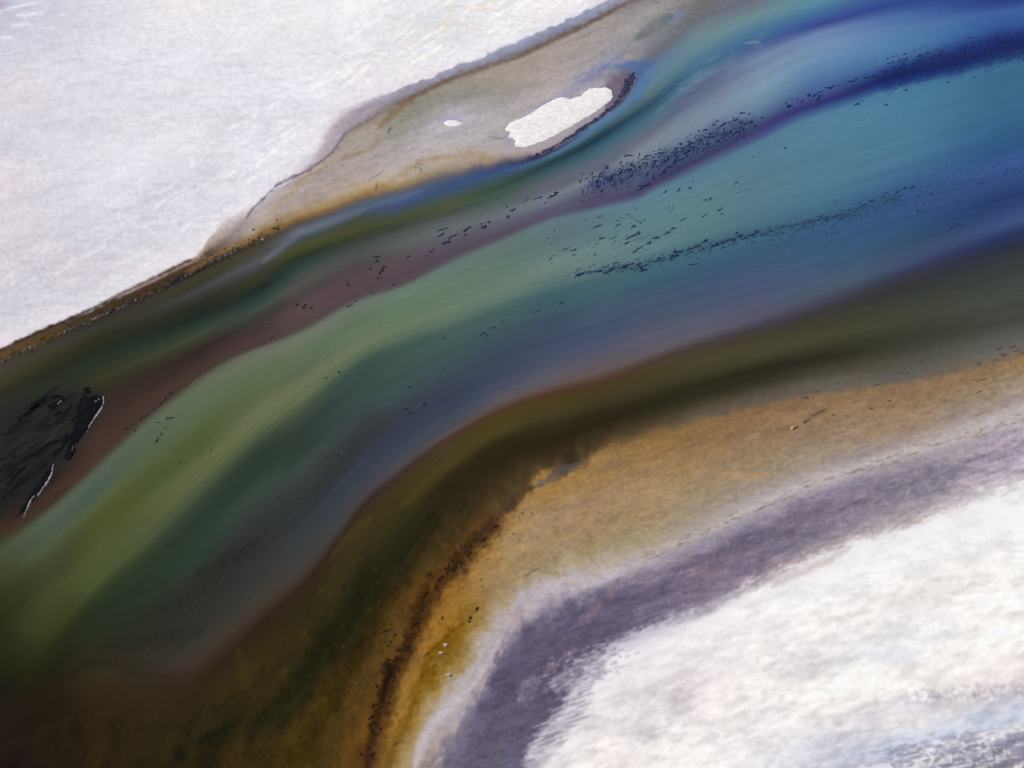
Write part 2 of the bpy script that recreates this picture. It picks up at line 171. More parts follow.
# ------------------------------------------------------------------ grid over the surveyed ground
xs = np.concatenate([np.arange(-420, -24, 12), np.arange(-24, 1049, 1.2), np.arange(1049, 1460, 12)])
AN = anchors(xs)                                            # (keys, cols)
inx = (xs > -20) & (xs < 1044)
rows_t = [0.0]; band_rows = {}
for k in range(len(KEYS)-1):
    lo = np.clip(AN[k][inx], -20, 790); hi = np.clip(AN[k+1][inx], -20, 790)
    n = int(max(3, np.percentile(hi-lo, 92)/1.25))
    s = len(rows_t)-1
    rows_t += list(np.linspace(KEYS[k], KEYS[k+1], n+1)[1:])
    band_rows[KEYS[k]] = (s, len(rows_t)-1)
rows_t = np.array(rows_t)
NR, NC = len(rows_t), len(xs)
YP = np.zeros((NR, NC)); XP = np.broadcast_to(xs, (NR, NC)).copy()
for j in range(NC): YP[:, j] = np.interp(rows_t, KEYS, AN[:, j])
T = np.broadcast_to(rows_t[:, None], (NR, NC)).copy()

# natural raggedness: every traverse wanders a little
feather = 1.4 + 11*np.exp(-((XP-568)/40)**2) + 1.2*sstep(640, 800, XP)
ru = XP*0.94 - YP*0.34; rv = XP*0.34 + YP*0.94
nz_feather = an(ru, 20, rv, 4.5, 3, 5, 0.75)
nz_small = an(XP, 9, YP, 6, 5, 4, 0.6)
nz_streak = fbm(XP/120, T*0.8, 8, 4, 0.5)
ps = sstep(84, 88, T)*sstep(98.5, 93, T)
shore = sstep(64.5, 70, T)*(1-sstep(84, 88, T)) + sstep(30, 26, T)
waterm = sstep(29.5, 31, T)*sstep(71, 66, T)
dY = ps*feather*nz_feather*1.6 + shore*2.6*nz_small + shore*sstep(650, 560, XP)*sstep(500, 560, YP+0.6*(XP-400))*(26*an(XP, 15, YP, 22, 151, 5, 0.62)) + waterm*1.6*nz_streak + 1.0*an(XP, 5, YP, 4, 12, 2)*(1-waterm)
keep = sstep(0, 0.7, np.abs(T-30))*0.9+0.1                  # the waterline itself stays put
dY *= keep
T2 = np.zeros_like(T)
for j in range(NC): T2[:, j] = np.interp(YP[:, j]+dY[:, j], AN[:, j], KEYS)
XW = XP + 5*fbm(XP/40, YP/20, 21, 2)
C = colour_at(XW, T2)

# ------------------------------------------------------------------ overlays: stains, seams and wet marks of their own shape
def seg_dist(px, py, pts):
    best = np.full(px.shape, 1e9); par = np.zeros(px.shape); L = 0.0
    pts = np.array(pts, float); tot = np.sum(np.hypot(*np.diff(pts, axis=0).T))
    for a, b in zip(pts[:-1], pts[1:]):
        d = b-a; l2 = d@d; l = math.sqrt(l2)
        t = np.clip(((px-a[0])*d[0]+(py-a[1])*d[1])/l2, 0, 1)
        q = np.hypot(px-a[0]-t*d[0], py-a[1]-t*d[1])
        m = q < best; best = np.where(m, q, best); par = np.where(m, (L+t*l)/tot, par); L += l
    return best, par
def stain(pts, w, rgb, a=1.0, soft=0.6, rough=0.0, rs=5.0, seed=1, taper=True, breaks=0.0):
    pa = np.array(pts, float); pad = w*3+6+rough*1.5
    c0 = np.searchsorted(xs, pa[:,0].min()-pad); c1 = np.searchsorted(xs, pa[:,0].max()+pad)
    if c1 <= c0: return
    ys_ = YP[:, c0:c1]
    r0 = np.searchsorted(ys_.max(1), pa[:,1].min()-pad); r1 = np.searchsorted(ys_.min(1), pa[:,1].max()+pad)
    if r1 <= r0: return
    x = XP[r0:r1, c0:c1]; y = YP[r0:r1, c0:c1]
    if len(pts) == 1: d = np.hypot(x-pa[0,0], y-pa[0,1]); par = np.full_like(d, 0.5)
    else: d, par = seg_dist(x, y, pts)
    ww = w*(np.clip(4*par*(1-par), 0, 1)**0.5*0.8+0.2 if taper and len(pts) > 1 else 1.0)
    if rough: d = d + rough*fbm(x/rs, y/rs, seed, 4, 0.6)
    k = 1-sstep(ww*(1-soft), ww*(1+soft), d)
    if breaks: k = k*np.clip(1-breaks + 2*breaks*(vnoise(x/rs*1.2, y/rs*1.2, seed+50)*0.6+vnoise(x/rs*3, y/rs*3, seed+51)*0.4), 0, 1)
    k = (k*a)[..., None]
    C[r0:r1, c0:c1] = C[r0:r1, c0:c1]*(1-k) + np.array(rgb)*k
def poly_in(px, py, poly):
    inside = np.zeros(px.shape, bool); n = len(poly)
    for i in range(n):
        x1, y1 = poly[i]; x2, y2 = poly[(i+1) % n]
        c = ((y1 > py) != (y2 > py)) & (px < (x2-x1)*(py-y1)/((y2-y1) or 1e-9)+x1)
        inside ^= c
    return inside
def patch(poly, rgb, a=1.0, soft=4.0, rough=2.0, rs=8.0, seed=1):
    global C
    pa = np.array(poly, float); pad = soft*2+10
    m = (XP > pa[:,0].min()-pad) & (XP < pa[:,0].max()+pad) & (YP > pa[:,1].min()-pad) & (YP < pa[:,1].max()+pad)
    x = XP[m]; y = YP[m]
    d, _ = seg_dist(x, y, list(poly)+[poly[0]])
    d = np.where(poly_in(x, y, poly), -d, d) + rough*fbm(x/rs, y/rs, seed, 3)
    k = ((1-sstep(-soft, soft, d))*a)[:, None]
    C[m] = C[m]*(1-k)+np.array(rgb)*k

# -- spit: the inlet above its tip, olive damp patch, thin drainage seams, ochre rims
patch([(560,96),(600,75),(632,62),(690,46),(668,66),(640,76),(610,80)], (110,122,155), 0.4, 6, 3, 9, 3)
patch([(604,67),(628,62),(656,60),(652,74),(643,92),(634,104),(637,82),(626,72)], (72,104,164), 0.7, 4, 3, 7, 5)
stain([(636,98),(644,80),(654,66)], 4, (96,136,182), 0.5, 1.0)
stain([(663,24),(672,18),(686,12)], 4, (112,128,168), 0.55, 0.9)
stain([(636,40),(655,26),(672,16)], 5, (84,98,104), 0.5, 0.9, 2, 8, 8)
patch([(398,112),(440,94),(500,84),(540,84),(500,98),(452,106),(410,118)], (134,132,122), 0.4, 6, 3, 12, 4)
patch([(470,78),(520,62),(580,36),(612,22),(590,50),(540,72)], (168,156,146), 0.5, 7, 3, 12, 6)
stain([(247,218),(250,212),(262,200),(277,186),(292,178),(308,171),(320,163),(331,154)], 1.1, (116,106,118), 0.8, 0.8, 1.6, 4, 9, False, 0.6)
stain([(331,154),(338,146),(345,134)], 1.2, (118,110,130), 0.8, 0.7, 0.8, 4, 9, False, 0.3)
stain([(345,134),(360,126),(378,115),(395,107),(411,99)], 1.5, (116,104,114), 0.65, 0.9, 2.0, 4, 10, False, 0.8)
stain([(400,106),(411,99),(430,90),(448,81),(470,74),(490,67),(518,58),(551,43),(584,27),(614,11),(640,-2)], 1.8, (106,84,76), 0.6, 0.9, 1.6, 4, 11, False, 0.8)
stain([(378,130),(384,124),(395,113),(410,102),(418,96)], 3.0, (130,102,68), 0.6, 1.0, 2.6, 5, 12, True, 0.8)
stain([(388,134),(391,128)], 1.3, (96,88,110), 0.7)
stain([(296,184),(308,176),(325,168),(345,158),(370,150),(378,144),(376,136)], 1.7, (160,132,96), 0.6, 1.0, 2.2, 5, 13, False, 0.8)
stain([(262,222),(285,198),(300,186),(310,176)], 2.6, (182,158,128), 0.55, 1.0, 1.5, 6, 14)
stain([(300,214),(330,204),(360,194),(385,184),(405,172),(420,163),(440,158),(470,154),(490,158)], 3.0, (164,132,90), 0.5, 1.0, 3, 7, 15, False, 0.8)
stain([(385,186),(372,192),(360,197),(340,207),(320,213),(300,219),(280,229),(262,238)], 2.0, (124,96,60), 0.45, 1.0, 1.8, 5, 16, False, 0.6)
stain([(376,190),(377,182)], 0.9, (110,84,60), 0.7)
stain([(368,181),(384,171)], 0.7, (138,126,128), 0.7)
for q in range(22): stain([(417+rng.uniform(-3,10), 163+rng.uniform(-3,12))], 0.8, (120,110,116), 0.6)
patch([(498,140),(520,118),(556,96),(600,80),(622,84),(606,114),(570,138),(540,152),(505,156)], (176,166,176), 0.8, 4, 2, 8, 17)
stain([(504,139),(520,121),(545,104),(580,88),(600,84)], 3.0, (164,160,182), 0.8, 0.9, 1.2, 6, 18)
patch([(600,92),(612,76),(630,70),(634,82),(622,100),(606,112)], (106,92,112), 0.8, 4, 3, 4, 19)
stain([(442,121),(452,119),(462,122)], 4, (162,158,180), 0.8, 0.9)
stain([(488,137),(500,139),(506,138)], 1.1, (142,136,152), 0.7)
stain([(580,38),(600,28)], 0.8, (128,124,140), 0.6)
for q in range(14): stain([(650+rng.uniform(-9,9), 5+rng.uniform(-8,6))], 0.8, (104,110,150), 0.75)
# -- left bank: ochre and black wrack on the waterline
stain([(-20,372),(0,360),(30,347),(60,333)], 2.4, (112,80,34), 0.5, 1.0, 2.0, 4, 20, False, 0.8)
stain([(60,333),(110,311),(140,297),(165,285)], 1.6, (84,62,34), 0.4, 1.0, 2.0, 4, 21, False, 0.8)
stain([(186,273),(205,262),(222,252),(242,242),(262,234),(285,226)], 2.0, (140,100,48), 0.7, 1.0, 1.5, 4, 22, False, 0.5)
stain([(x, float(np.interp(x, xs, AN[1]))+2.2) for x in range(-20, 200, 10)], 1.5, (52,40,38), 0.7, 1.0, 1.2, 4, 139, False, 0.5)
stain([(120,296),(150,283),(180,268),(205,257)], 1.2, (160,128,120), 0.6, 1.0, 1.0, 6, 23, False, 0.3)
for q in range(420):
    u = rng.random(); x = -10 + 290*u; y = float(np.interp(x, xs, AN[KEYS.index(30)])) - 1 + rng.gauss(-2.5, 2.2)
    if x > 190 and rng.random() < 0.15: y -= rng.uniform(2, 9)
    stain([(x, y)], rng.uniform(0.5, 1.2), rng.choice([(24,22,28),(30,26,26),(96,72,40),(70,78,96)]), rng.uniform(0.4, 0.9), 0.5)
# -- water: slicks beside the spit
stain([(262,263),(300,233),(330,222),(352,214),(372,206)], 3.6, (112,118,136), 0.5, 1.0, 1, 12, 24)
stain([(372,206),(400,198),(425,190)], 2.4, (96,116,146), 0.5, 1.0, 1, 12, 25)
stain([(440,185),(470,178),(497,171)], 3.5, (58,84,136), 0.35, 1.0, 1, 12, 26)
stain([(548,157),(575,143),(600,126),(622,108),(638,92),(648,76)], 2.8, (92,132,178), 0.45, 1.0, 0.8, 8, 27)
for q in range(60):
    x = rng.uniform(655, 760); y = 112 - (x-650)*0.62 + rng.gauss(0, 10); l = rng.uniform(5, 18)
    stain([(x, y), (x+l, y-l*0.45)], rng.uniform(0.6, 1.2), rng.choice([(128,150,160),(120,140,170),(60,98,140)]), rng.uniform(0.12, 0.35), 1.0, 0.8, 4, q)
stain([(745,43),(760,42)], 1.3, (142,150,158), 0.6, 1.0)
stain([(886,80),(910,74),(935,68),(965,60),(1000,54),(1050,42)], 9, (24,36,104), 0.62, 0.9, 6, 10, 28, False, 0.35)
stain([(930,62),(965,52),(1000,44),(1050,36)], 8, (30,44,116), 0.5, 1.0, 5, 9, 29, False, 0.45)
stain([(588,186),(610,176),(640,172),(665,164),(690,150),(720,133),(752,121)], 9, (46,58,104), 0.42, 1.0, 7, 9, 171, True, 0.7)
stain([(640,184),(660,176),(690,160)], 5, (54,56,100), 0.4, 1.0, 4, 7, 172, True, 0.6)
stain([(576,275),(612,269),(645,266),(677,255),(705,245),(745,236),(780,229),(840,216),(900,197)], 3.2, (48,78,104), 0.4, 1.0, 3.5, 7, 173, True, 0.8)
stain([(632,240),(660,236),(675,230)], 3.5, (66,98,112), 0.35, 1.0, 3, 7, 174, True, 0.7)
stain([(196,575),(215,567),(235,556),(262,538)], 6, (34,38,32), 0.35, 1.0, 6, 8, 175, True, 0.7)
stain([(95,648),(130,644),(175,636),(205,630)], 8, (36,34,26), 0.3, 1.0, 7, 9, 176, True, 0.7)
# -- left mud bank, blackened water behind it
patch([(-40,470),(0,430),(24,402),(70,392),(102,393),(96,420),(76,444),(60,466),(40,494),(10,520),(-40,545)], (34,36,36), 0.6, 8, 4, 12, 30)
for q in range(90):
    x = rng.uniform(-10, 72); y = 500 - x*1.0 + rng.uniform(-60, 10); l = rng.uniform(10, 30)
    stain([(x-l*.5, y+l*.36), (x+l*.5, y-l*.36)], rng.uniform(0.8, 2.2), rng.choice([(14,15,18),(46,48,46),(12,13,16),(44,46,40)]), rng.uniform(0.2, 0.55), 1.0, 0.8, 5, q)
# -- ochre shallows: the dark vein, its branches and veinlets
vein = [(364,790),(366,768),(372,742),(377,718),(386,694),(391,672),(404,652),(414,630),(418,606),(430,586),(446,572),(462,552),(480,536),(492,524)]
stain(vein, 11, (104,64,24), 0.55, 1.0, 10, 12, 31, False, 0.5)
stain(vein, 4.5, (50,30,16), 0.75, 1.0, 7, 6, 32, False, 0.9)
stain([(x+5, y+3) for x, y in vein], 5, (60,38,18), 0.5, 1.0, 8, 5, 131, False, 0.9)
for q in range(230):
    t = rng.random()*(len(vein)-1); i = min(int(t), len(vein)-2); f = t-i
    x = vein[i][0]*(1-f)+vein[i+1][0]*f + rng.gauss(1.5, 4.5); y = vein[i][1]*(1-f)+vein[i+1][1]*f + rng.gauss(0, 3)
    stain([(x, y), (x+rng.gauss(0.8, 2), y+rng.gauss(-2, 2)+.01)], rng.uniform(1.2, 4.0), rng.choice([(44,28,16),(30,20,14),(70,44,18),(96,62,24)]), rng.uniform(0.15, 0.5), 1.0, 3.0, 3.0, q)
stain([(384,704),(381,694),(386,684),(392,672),(386,664),(382,672)], 3, (34,22,18), 0.75, 1.0, 4, 3.5, 133, False, 0.8)
stain([(x-14, y-6) for x, y in vein[3:]], 9, (70,54,26), 0.35, 1.0, 9, 9, 132, True, 0.9)
stain([(383,700),(386,682),(392,668),(386,664),(391,678)], 2.2, (32,22,18), 0.7, 1.0, 1.5, 3, 33)
stain([(462,552),(478,538),(490,525),(505,510),(524,496)], 4.5, (70,50,36), 0.65, 1.0, 2.5, 6, 34, True, 0.4)
stain([(430,590),(442,574),(452,560)], 5, (104,64,26), 0.6, 1.0, 2.5, 6, 35)
stain([(478,608),(468,620),(452,632),(440,642),(430,652),(418,660)], 1.2, (120,84,34), 0.7, 0.8, 1.2, 4, 36, False, 0.4)
patch([(534,486),(556,468),(584,460),(576,470),(556,480),(540,488)], (86,80,80), 0.7, 2.5, 3.5, 5, 37)
stain([(500,506),(520,494),(536,486)], 3, (74,58,46), 0.6, 1.0, 2, 6, 38)
for q in range(330):
    t = rng.random()
    i = min(int(t*(len(vein)-1)), len(vein)-2); f = t*(len(vein)-1)-i
    x = vein[i][0]*(1-f)+vein[i+1][0]*f + rng.gauss(6, 16); y = vein[i][1]*(1-f)+vein[i+1][1]*f + rng.gauss(4, 12)
    l = rng.uniform(0.5, 4); a = rng.uniform(0.6, 1.6)
    stain([(x, y), (x+l*math.cos(a)+.01, y-l*math.sin(a))], rng.uniform(0.6, 1.4), rng.choice([(58,36,16),(44,30,16),(96,66,24),(84,56,24)]), rng.uniform(0.15, 0.5), 0.9)
for q in range(150):
    x = rng.uniform(300, 440); y = rng.uniform(560, 768)
    if x > 372 + (768-y)*0.27: continue
    stain([(x, y)], rng.uniform(0.6, 2.2), rng.choice([(34,30,18),(60,44,20),(92,68,28)]), rng.uniform(0.15, 0.45), 0.9)
for (x, y) in [(374,633),(380,633),(386,631),(391,630),(390,642),(387,646),(395,635),(393,638),(477,609),(476,611),(470,618),(469,622),(442,618),(467,516),(470,515),(522,514),(531,514),(483,547),(480,580)]:
    stain([(x, y), (x+2, y-1)], 1.1, (46,40,32), 0.7, 0.8)
# ochre streaks on the left of the vein
for pts, w, c, a in [([(225,768),(250,715),(275,690),(285,668)], 9, (72,52,22), 0.5), ([(280,768),(305,725),(330,690),(345,660)], 10, (76,58,24), 0.45),
                     ([(268,740),(290,712),(312,690)], 5, (32,32,18), 0.45), ([(238,650),(246,672),(240,690)], 5, (66,54,20), 0.5),
                     ([(196,742),(212,735),(226,726)], 4, (28,30,20), 0.5), ([(215,706),(232,690),(250,684)], 3, (64,48,18), 0.45),
                     ([(330,560),(345,540),(372,515)], 4, (84,70,28), 0.35), ([(400,508),(440,470),(480,440),(520,420)], 6, (86,72,34), 0.35)]:
    stain(pts, w, c, a, 1.0, 2.5, 9, int(w*7))
# -- tan flat: peach stain, seams, the dotted swash line
stain([(716,472),(735,476),(760,477),(775,472)], 2.6, (186,140,92), 0.6, 1.0, 1.2, 8, 40)
stain([(552,574),(565,580),(580,588)], 1.6, (186,150,100), 0.6, 1.0)
stain([(524,578),(532,572),(540,568)], 1.2, (110,90,60), 0.6)
stain([(760,436),(790,430),(815,416),(830,408)], 4, (128,96,60), 0.35, 1.0, 3, 6, 41, True, 0.6)
for q in range(240):
    x = rng.uniform(470, 1040); u = rng.random()**1.3
    yo = float(np.interp(x, xs, AN[KEYS.index(70)])); yw = float(np.interp(x, xs, AN[KEYS.index(80)]))
    y = yo + u*(yw-yo)*0.8; l = rng.uniform(3, 14); sl = -0.25 if x > 620 else -0.5
    stain([(x, y), (x+l*.5, y+l*.5*sl+rng.uniform(-1,1)), (x+l, y+l*sl)], rng.uniform(0.7, 1.5), rng.choice([(146,106,62),(150,112,66),(176,140,90),(130,100,66)]), rng.uniform(0.1, 0.3), 1.0, 1.6, 3, q)
swash = [(430,776),(440,756),(455,728),(481,688),(497,658),(509,634),(520,612)]
for q in range(150):
    i = rng.randrange(len(swash)-1); f = rng.random(); x = swash[i][0]*(1-f)+swash[i+1][0]*f + rng.gauss(0, 2.2); y = swash[i][1]*(1-f)+swash[i+1][1]*f + rng.gauss(0, 2)
    l = rng.uniform(2, 7); stain([(x-l*.25, y+l*.5), (x+l*.25, y-l*.5)], rng.uniform(0.8, 1.4), rng.choice([(180,152,138),(166,140,132),(198,186,190)]), rng.uniform(0.12, 0.4), 1.0)
stain([(415,768),(424,738),(440,718),(455,704),(470,690)], 5.5, (196,188,198), 0.75, 1.0, 2.0, 6, 43)
stain([(470,690),(488,664),(500,640)], 3.0, (196,186,192), 0.55, 1.0, 1.5, 6, 44)
patch([(520,596),(548,580),(600,575),(640,562),(610,582),(560,600),(524,618)], (186,176,186), 0.55, 6, 3, 10, 45)
w80 = lambda x: float(np.interp(x, xs, AN[KEYS.index(80)]))
stain([(x, w80(x)+1) for x in range(660, 1060, 20)], 3.4, (190,180,180), 0.5, 1.0, 1.5, 8, 46, False)
for q in range(260):
    x = rng.uniform(640, 1045); row = rng.choice([3.5, 3.5, 3.5, -2.5, 0.5]); y = w80(x)+row+rng.gauss(0, 0.9)+1.5*math.sin(x/17)+1.2*math.sin(x/7.3)
    l = rng.uniform(2, 9); stain([(x, y), (x+l, y-l*0.3)], rng.uniform(0.6, 1.0), rng.choice([(132,112,100),(146,126,116),(156,140,134)]), rng.uniform(0.15, 0.6), 0.9)
# -- purple damp ground: brown and pale drifts lying along it
for q in range(170):
    x = rng.uniform(440, 1040); y80 = w80(x); y90 = float(np.interp(x, xs, AN[KEYS.index(90)]))
    u = rng.uniform(0.25, 0.97); y = y80+(y90-y80)*u; l = rng.uniform(6, 26)
    c = rng.choice([(160,140,150),(150,132,140),(84,76,104),(176,160,170),(120,110,136)]) if x > 620 else rng.choice([(120,108,128),(128,112,124),(78,70,98),(150,132,142)])
    stain([(x, y), (x+l*.5, y-l*.2), (x+l, y-l*.34)], rng.uniform(0.8, 2.0), c, rng.uniform(0.1, 0.28), 1.0, 2.2, 3, q)
stain([(572,630),(590,616),(606,600),(614,590)], 3.6, (146,118,128), 0.5, 1.0, 5, 6, 49, True, 0.8)
stain([(530,700),(540,680),(556,664),(572,652),(584,650)], 2.2, (160,132,138), 0.6, 1.0, 2.8, 4, 50, True, 0.8)
stain([(518,702),(525,690),(536,676)], 4.5, (160,152,170), 0.5, 1.0, 5, 4, 51, True, 0.9)
patch([(546,690),(566,668),(590,656),(606,656),(598,676),(580,690)], (170,162,178), 0.5, 5, 11, 5, 52)
for q in range(420):                                              # brushed fringe of the salt crust
    x = rng.gauss(584, 20); y = 668 + rng.gauss(0, 10) - (x-588)*0.3; l = rng.uniform(2, 8)
    stain([(x, y), (x+l*.5, y-l*.1), (x+l, y-l*.3)], rng.uniform(0.8, 1.4), rng.choice([(228,222,229),(104,94,120),(222,216,224),(140,130,152)]), rng.uniform(0.12, 0.36), 1.0)
for q in range(700):
    u = rng.random(); x = 526+u*62; y = 766 - u*66 + rng.gauss(0, 9) - 4; l = rng.uniform(4, 18)
    stain([(x-l*.5, y+l*.18), (x, y), (x+l*.5, y-l*.16)], rng.uniform(0.8, 1.4), rng.choice([(228,222,229),(100,92,118),(222,216,224),(206,198,208)]), rng.uniform(0.12, 0.38), 1.0)
for q in range(700):
    x = rng.uniform(605, 1040); y = float(np.interp(x, xs, AN[KEYS.index(90)])) + rng.gauss(-1.5, 3.2); l = rng.uniform(2, 10)
    stain([(x, y), (x+l, y-l*.42)], rng.uniform(0.8, 1.3), rng.choice([(246,243,242),(214,198,194),(164,142,138),(240,236,238)]) if x > 740 else rng.choice([(234,229,234),(140,130,150),(206,198,208)]), rng.uniform(0.08, 0.3), 1.0)
stain([(770,588),(800,574),(830,560),(850,548)], 4, (170,144,138), 0.4, 1.0, 3, 5, 53, True, 0.6)
stain([(905,500),(910,488)], 1.0, (182,172,190), 0.6)

# -- salt: cloudy mottling, drifts of coarse crystals
salt_n = sstep(10.6, 8.6, T2); salt_s = sstep(89, 92, T2)
cl = fbm(XP/62, YP/30, 60, 4, 0.55); cl2 = an(ru, 40, rv, 14, 64, 5, 0.65); fine = an(ru, 9, rv, 4, 68, 3, 0.7)
fade = sstep(0, 14, YP-np.interp(XP, xs, AN[KEYS.index(90)]))
C += (salt_n*(cl*6 + 3 + an(XP, 30, YP+XP*0.2, 5, 70, 3, 0.6)*5))[..., None]*np.array([1, 1.02, 0.95])
C += (salt_s*fade*(np.minimum(cl2*1.5, 0.22)*18*sstep(-120, 90, YP-560) + np.minimum(an(ru, 20, rv, 7, 66, 4, 0.6), 0.15)*26 + fine*6 + an(ru, 9, rv, 4, 69, 2, 0.5)*7 + np.minimum(an(XP, 46, YP, 26, 181, 5, 0.62), 0.1)*16*sstep(760, 640, XP) + 7))[..., None]*np.array([1, 1.0, 0.92])
C += (salt_n*(an(XP, 60, YP+XP*0.1, 12, 72, 3, 0.65)*5 + an(XP+YP*.5, 30, YP+XP*.5, 6, 73, 3, 0.5)*6*sstep(-60, 200, YP)))[..., None]*np.array([1, 1, 0.9])
C += (salt_n*fbm(XP/95, YP/45, 78, 3))[..., None]*np.array([7, 1, -2])
drift = sstep(0.12, 0.55, an(XP+YP*0.62, 15, YP+XP*0.58, 4.4, 75, 4, 0.75))*sstep(150, 20, np.interp(XP, xs, AN[1])-YP)*salt_n
C += drift[..., None]*np.array([22, 20, 13])
crust = sstep(0.05, 0.4, an(XP+YP*.3, 13, YP+XP*.3, 5, 80, 4, 0.8))*salt_n*sstep(330, 420, XP)*sstep(95, 40, np.interp(XP, xs, AN[1])-YP)
C += crust[..., None]*np.array([6, -3, -15])
for pts in [[(-10,5),(8,2)], [(0,4),(4,12)]]: stain(pts, 5, (176,166,196), 0.5, 1.0, 2, 5, 90)
for pts, w in [([(18,17),(44,14)], 1.4), ([(-4,39),(14,38)], 1.4), ([(10,27),(32,25)], 1.6), ([(0,12),(40,3)], 1.2), ([(60,17),(72,18)], 1.0)]:
    stain(pts, w, (236,236,244), 0.8, 0.9)
stain([(75,48),(80,56),(81,64)], 0.9, (210,192,204), 0.6)
stain([(58,202),(64,200)], 1.2, (186,182,196), 0.6); stain([(334,54)], 1.0, (180,178,190), 0.6)
C += (salt_s*sstep(90, 92, T2))[..., None]*np.array([3.0, 1.0, -3.0])
# rough broken crust in the near corner; ridge shading painted as pale crests, dark hollows
crn = sstep(726, 752, YP + 0.12*(XP-930))*sstep(820, 930, XP)*(T > 90)
rg = 1-np.abs(fbm(XP/34+0.6*fbm(XP/14, YP/9, 161, 3), (YP+0.25*XP)/8, 162, 4, 0.6)*2.4)
rg2 = an(XP, 7, YP, 4, 163, 3, 0.7)
kd = (crn*sstep(0.2, -0.35, rg-0.6+rg2*0.5))[..., None]*0.6; C = C*(1-kd) + np.array([122, 118, 144])*kd
kl = (crn*sstep(0.72, 0.98, rg+rg2*0.25))[..., None]*0.6; C = C*(1-kl) + np.array([238, 232, 232])*kl
kb = (crn*sstep(0.25, 0.55, fbm(XP/12, YP/7, 165, 4, 0.65)))[..., None]*0.35; C = C*(1-kb) + np.array([150, 132, 128])*kb
rimk = sstep(12, 3, np.abs(YP-(697-0.02*(XP-900)+5*fbm(XP/30, XP*0, 166, 3))))*sstep(840, 930, XP)
C += (rimk*an(XP, 6, YP, 3.4, 167, 3, 0.8)*50 - rimk*10)[..., None]*np.array([1, 1.05, 1.0])
for q in range(40):
    x = rng.uniform(790, 1030); y = 735 - (x-900)*0.07 + rng.gauss(0, 16); l = rng.uniform(8, 40)
    stain([(x, y), (x+l*.5, y-l*.06), (x+l, y-l*.05)], rng.uniform(0.9, 2.2), rng.choice([(236,228,224),(176,188,214),(214,206,208),(190,200,222)]), rng.uniform(0.15, 0.45), 1.0, 1.6, 4, q)
patch([(860,656),(890,650),(925,652),(905,664),(880,664)], (218,220,232), 0.6, 5, 3, 8, 91)
# -- grain of the damp ground: fibres along the swash, mottled purple mud
beachm = sstep(67, 72, T2)*sstep(82, 76, T2); mudm = sstep(80, 83, T2)*sstep(90.5, 88.5, T2); spitm = sstep(10.5, 12, T2)*sstep(29.5, 28, T2)
fib = an(ru, 16, rv, 3, 110, 4, 0.8); mot = an(ru, 20, rv, 7, 114, 5, 0.72); gra = an(XP, 3.4, YP, 2.7, 118, 2, 0.8)
C *= (1 + beachm*(0.09*fib + 0.07*mot + 0.05*gra) + mudm*(0.13*mot + 0.10*fib + 0.05*gra) + spitm*(0.08*an(XP+YP*.4, 30, YP+XP*.38, 5, 121, 5, 0.7) + 0.03*gra))[..., None]
C += (mudm*np.clip(an(ru, 34, rv, 11, 125, 5, 0.72), 0, 1)*0.9)[..., None]*np.array([38, 28, 18])*sstep(560, 760, XP)[..., None]
C += (mudm*np.clip(an(ru, 22, rv, 9, 127, 5, 0.74), 0, 1)*0.6)[..., None]*np.array([30, 22, 20])
C += (beachm*fbm(ru/40, rv/16, 129, 4, 0.6))[..., None]*np.array([5, 1, -8])
ochm = sstep(62, 66, T2)*sstep(71, 69, T2)*sstep(560, 440, XP)
C *= (1 + ochm*(0.22*an(XP, 14, YP, 18, 133, 5, 0.74) + 0.12*an(XP, 4, YP, 4, 135, 3, 0.8)))[..., None]
rbm = sstep(60.5, 63, T2)*sstep(420, 300, XP)*waterm
C += (rbm*an(XP+YP*0.4, 16, YP, 28, 137, 6, 0.78)*14)[..., None]*np.array([1.0, 0.72, 0.2])
# -- water: hairline streaks along the flow
st = fbm(XP/150, T*2.6, 95, 5, 0.62)*waterm
lum = C.mean(axis=2)
C *= (1 + 0.055*st)[..., None]
gr = fbm(XP/3.2, YP/2.4, 97, 2)
C *= (1 + gr*(0.018*waterm + 0.045*shore))[..., None]
FIX = [(950,231,-8,-9,-15),(850,279,-2,8,-4),(720,87,-18,-22,-16),(570,229,-11,-14,-12),(350,453,-4,-5,-12),(200,433,-3,-6,-4),(70,563,-7,-9,-4),(130,530,-4,-6,-3),
       (800,439,-6,-5,1),(960,389,-9,-7,-5),(330,703,-8,-8,-8),(240,723,-11,-6,-3),(400,733,-30,-30,-30),(425,690,-8,-8,-12),(800,523,-11,-11,-17),(950,580,-11,-11,-12),(880,610,-5,-5,-5),(600,720,-9,-10,-8),
       (150,150,8,9,8),(480,113,12,11,20),(330,183,-8,-8,-6),(150,60,3,3,3),(560,150,-6,-6,-8),(650,460,-11,-10,0),(560,520,2,4,10),(760,415,-7,-8,-3),(550,600,14,12,8),(950,470,-11,-11,-14),(620,375,0,0,-8),(520,408,0,1,-5)]
for fx, fy, dr, dg, db in FIX:
    j = int(np.argmin(np.abs(xs-fx))); t0 = float(np.interp(fy, AN[:, j], KEYS)); dt = abs(float(np.interp(fy+16, AN[:, j], KEYS))-t0)
    wgt = np.exp(-((XP-fx)/70)**2-((T2-t0)/max(dt, 0.6))**2)
    C += wgt[..., None]*np.array([dr, dg, db])*1.05
lumc = (C*np.array([0.3, 0.59, 0.11])).sum(-1, keepdims=True)
C = lumc + (C-lumc)*0.925
C *= 1 - (waterm*sstep(560, 700, XP))[..., None]*np.array([0.035, 0.0, 0.03])
C = np.clip(C, 2, 251)

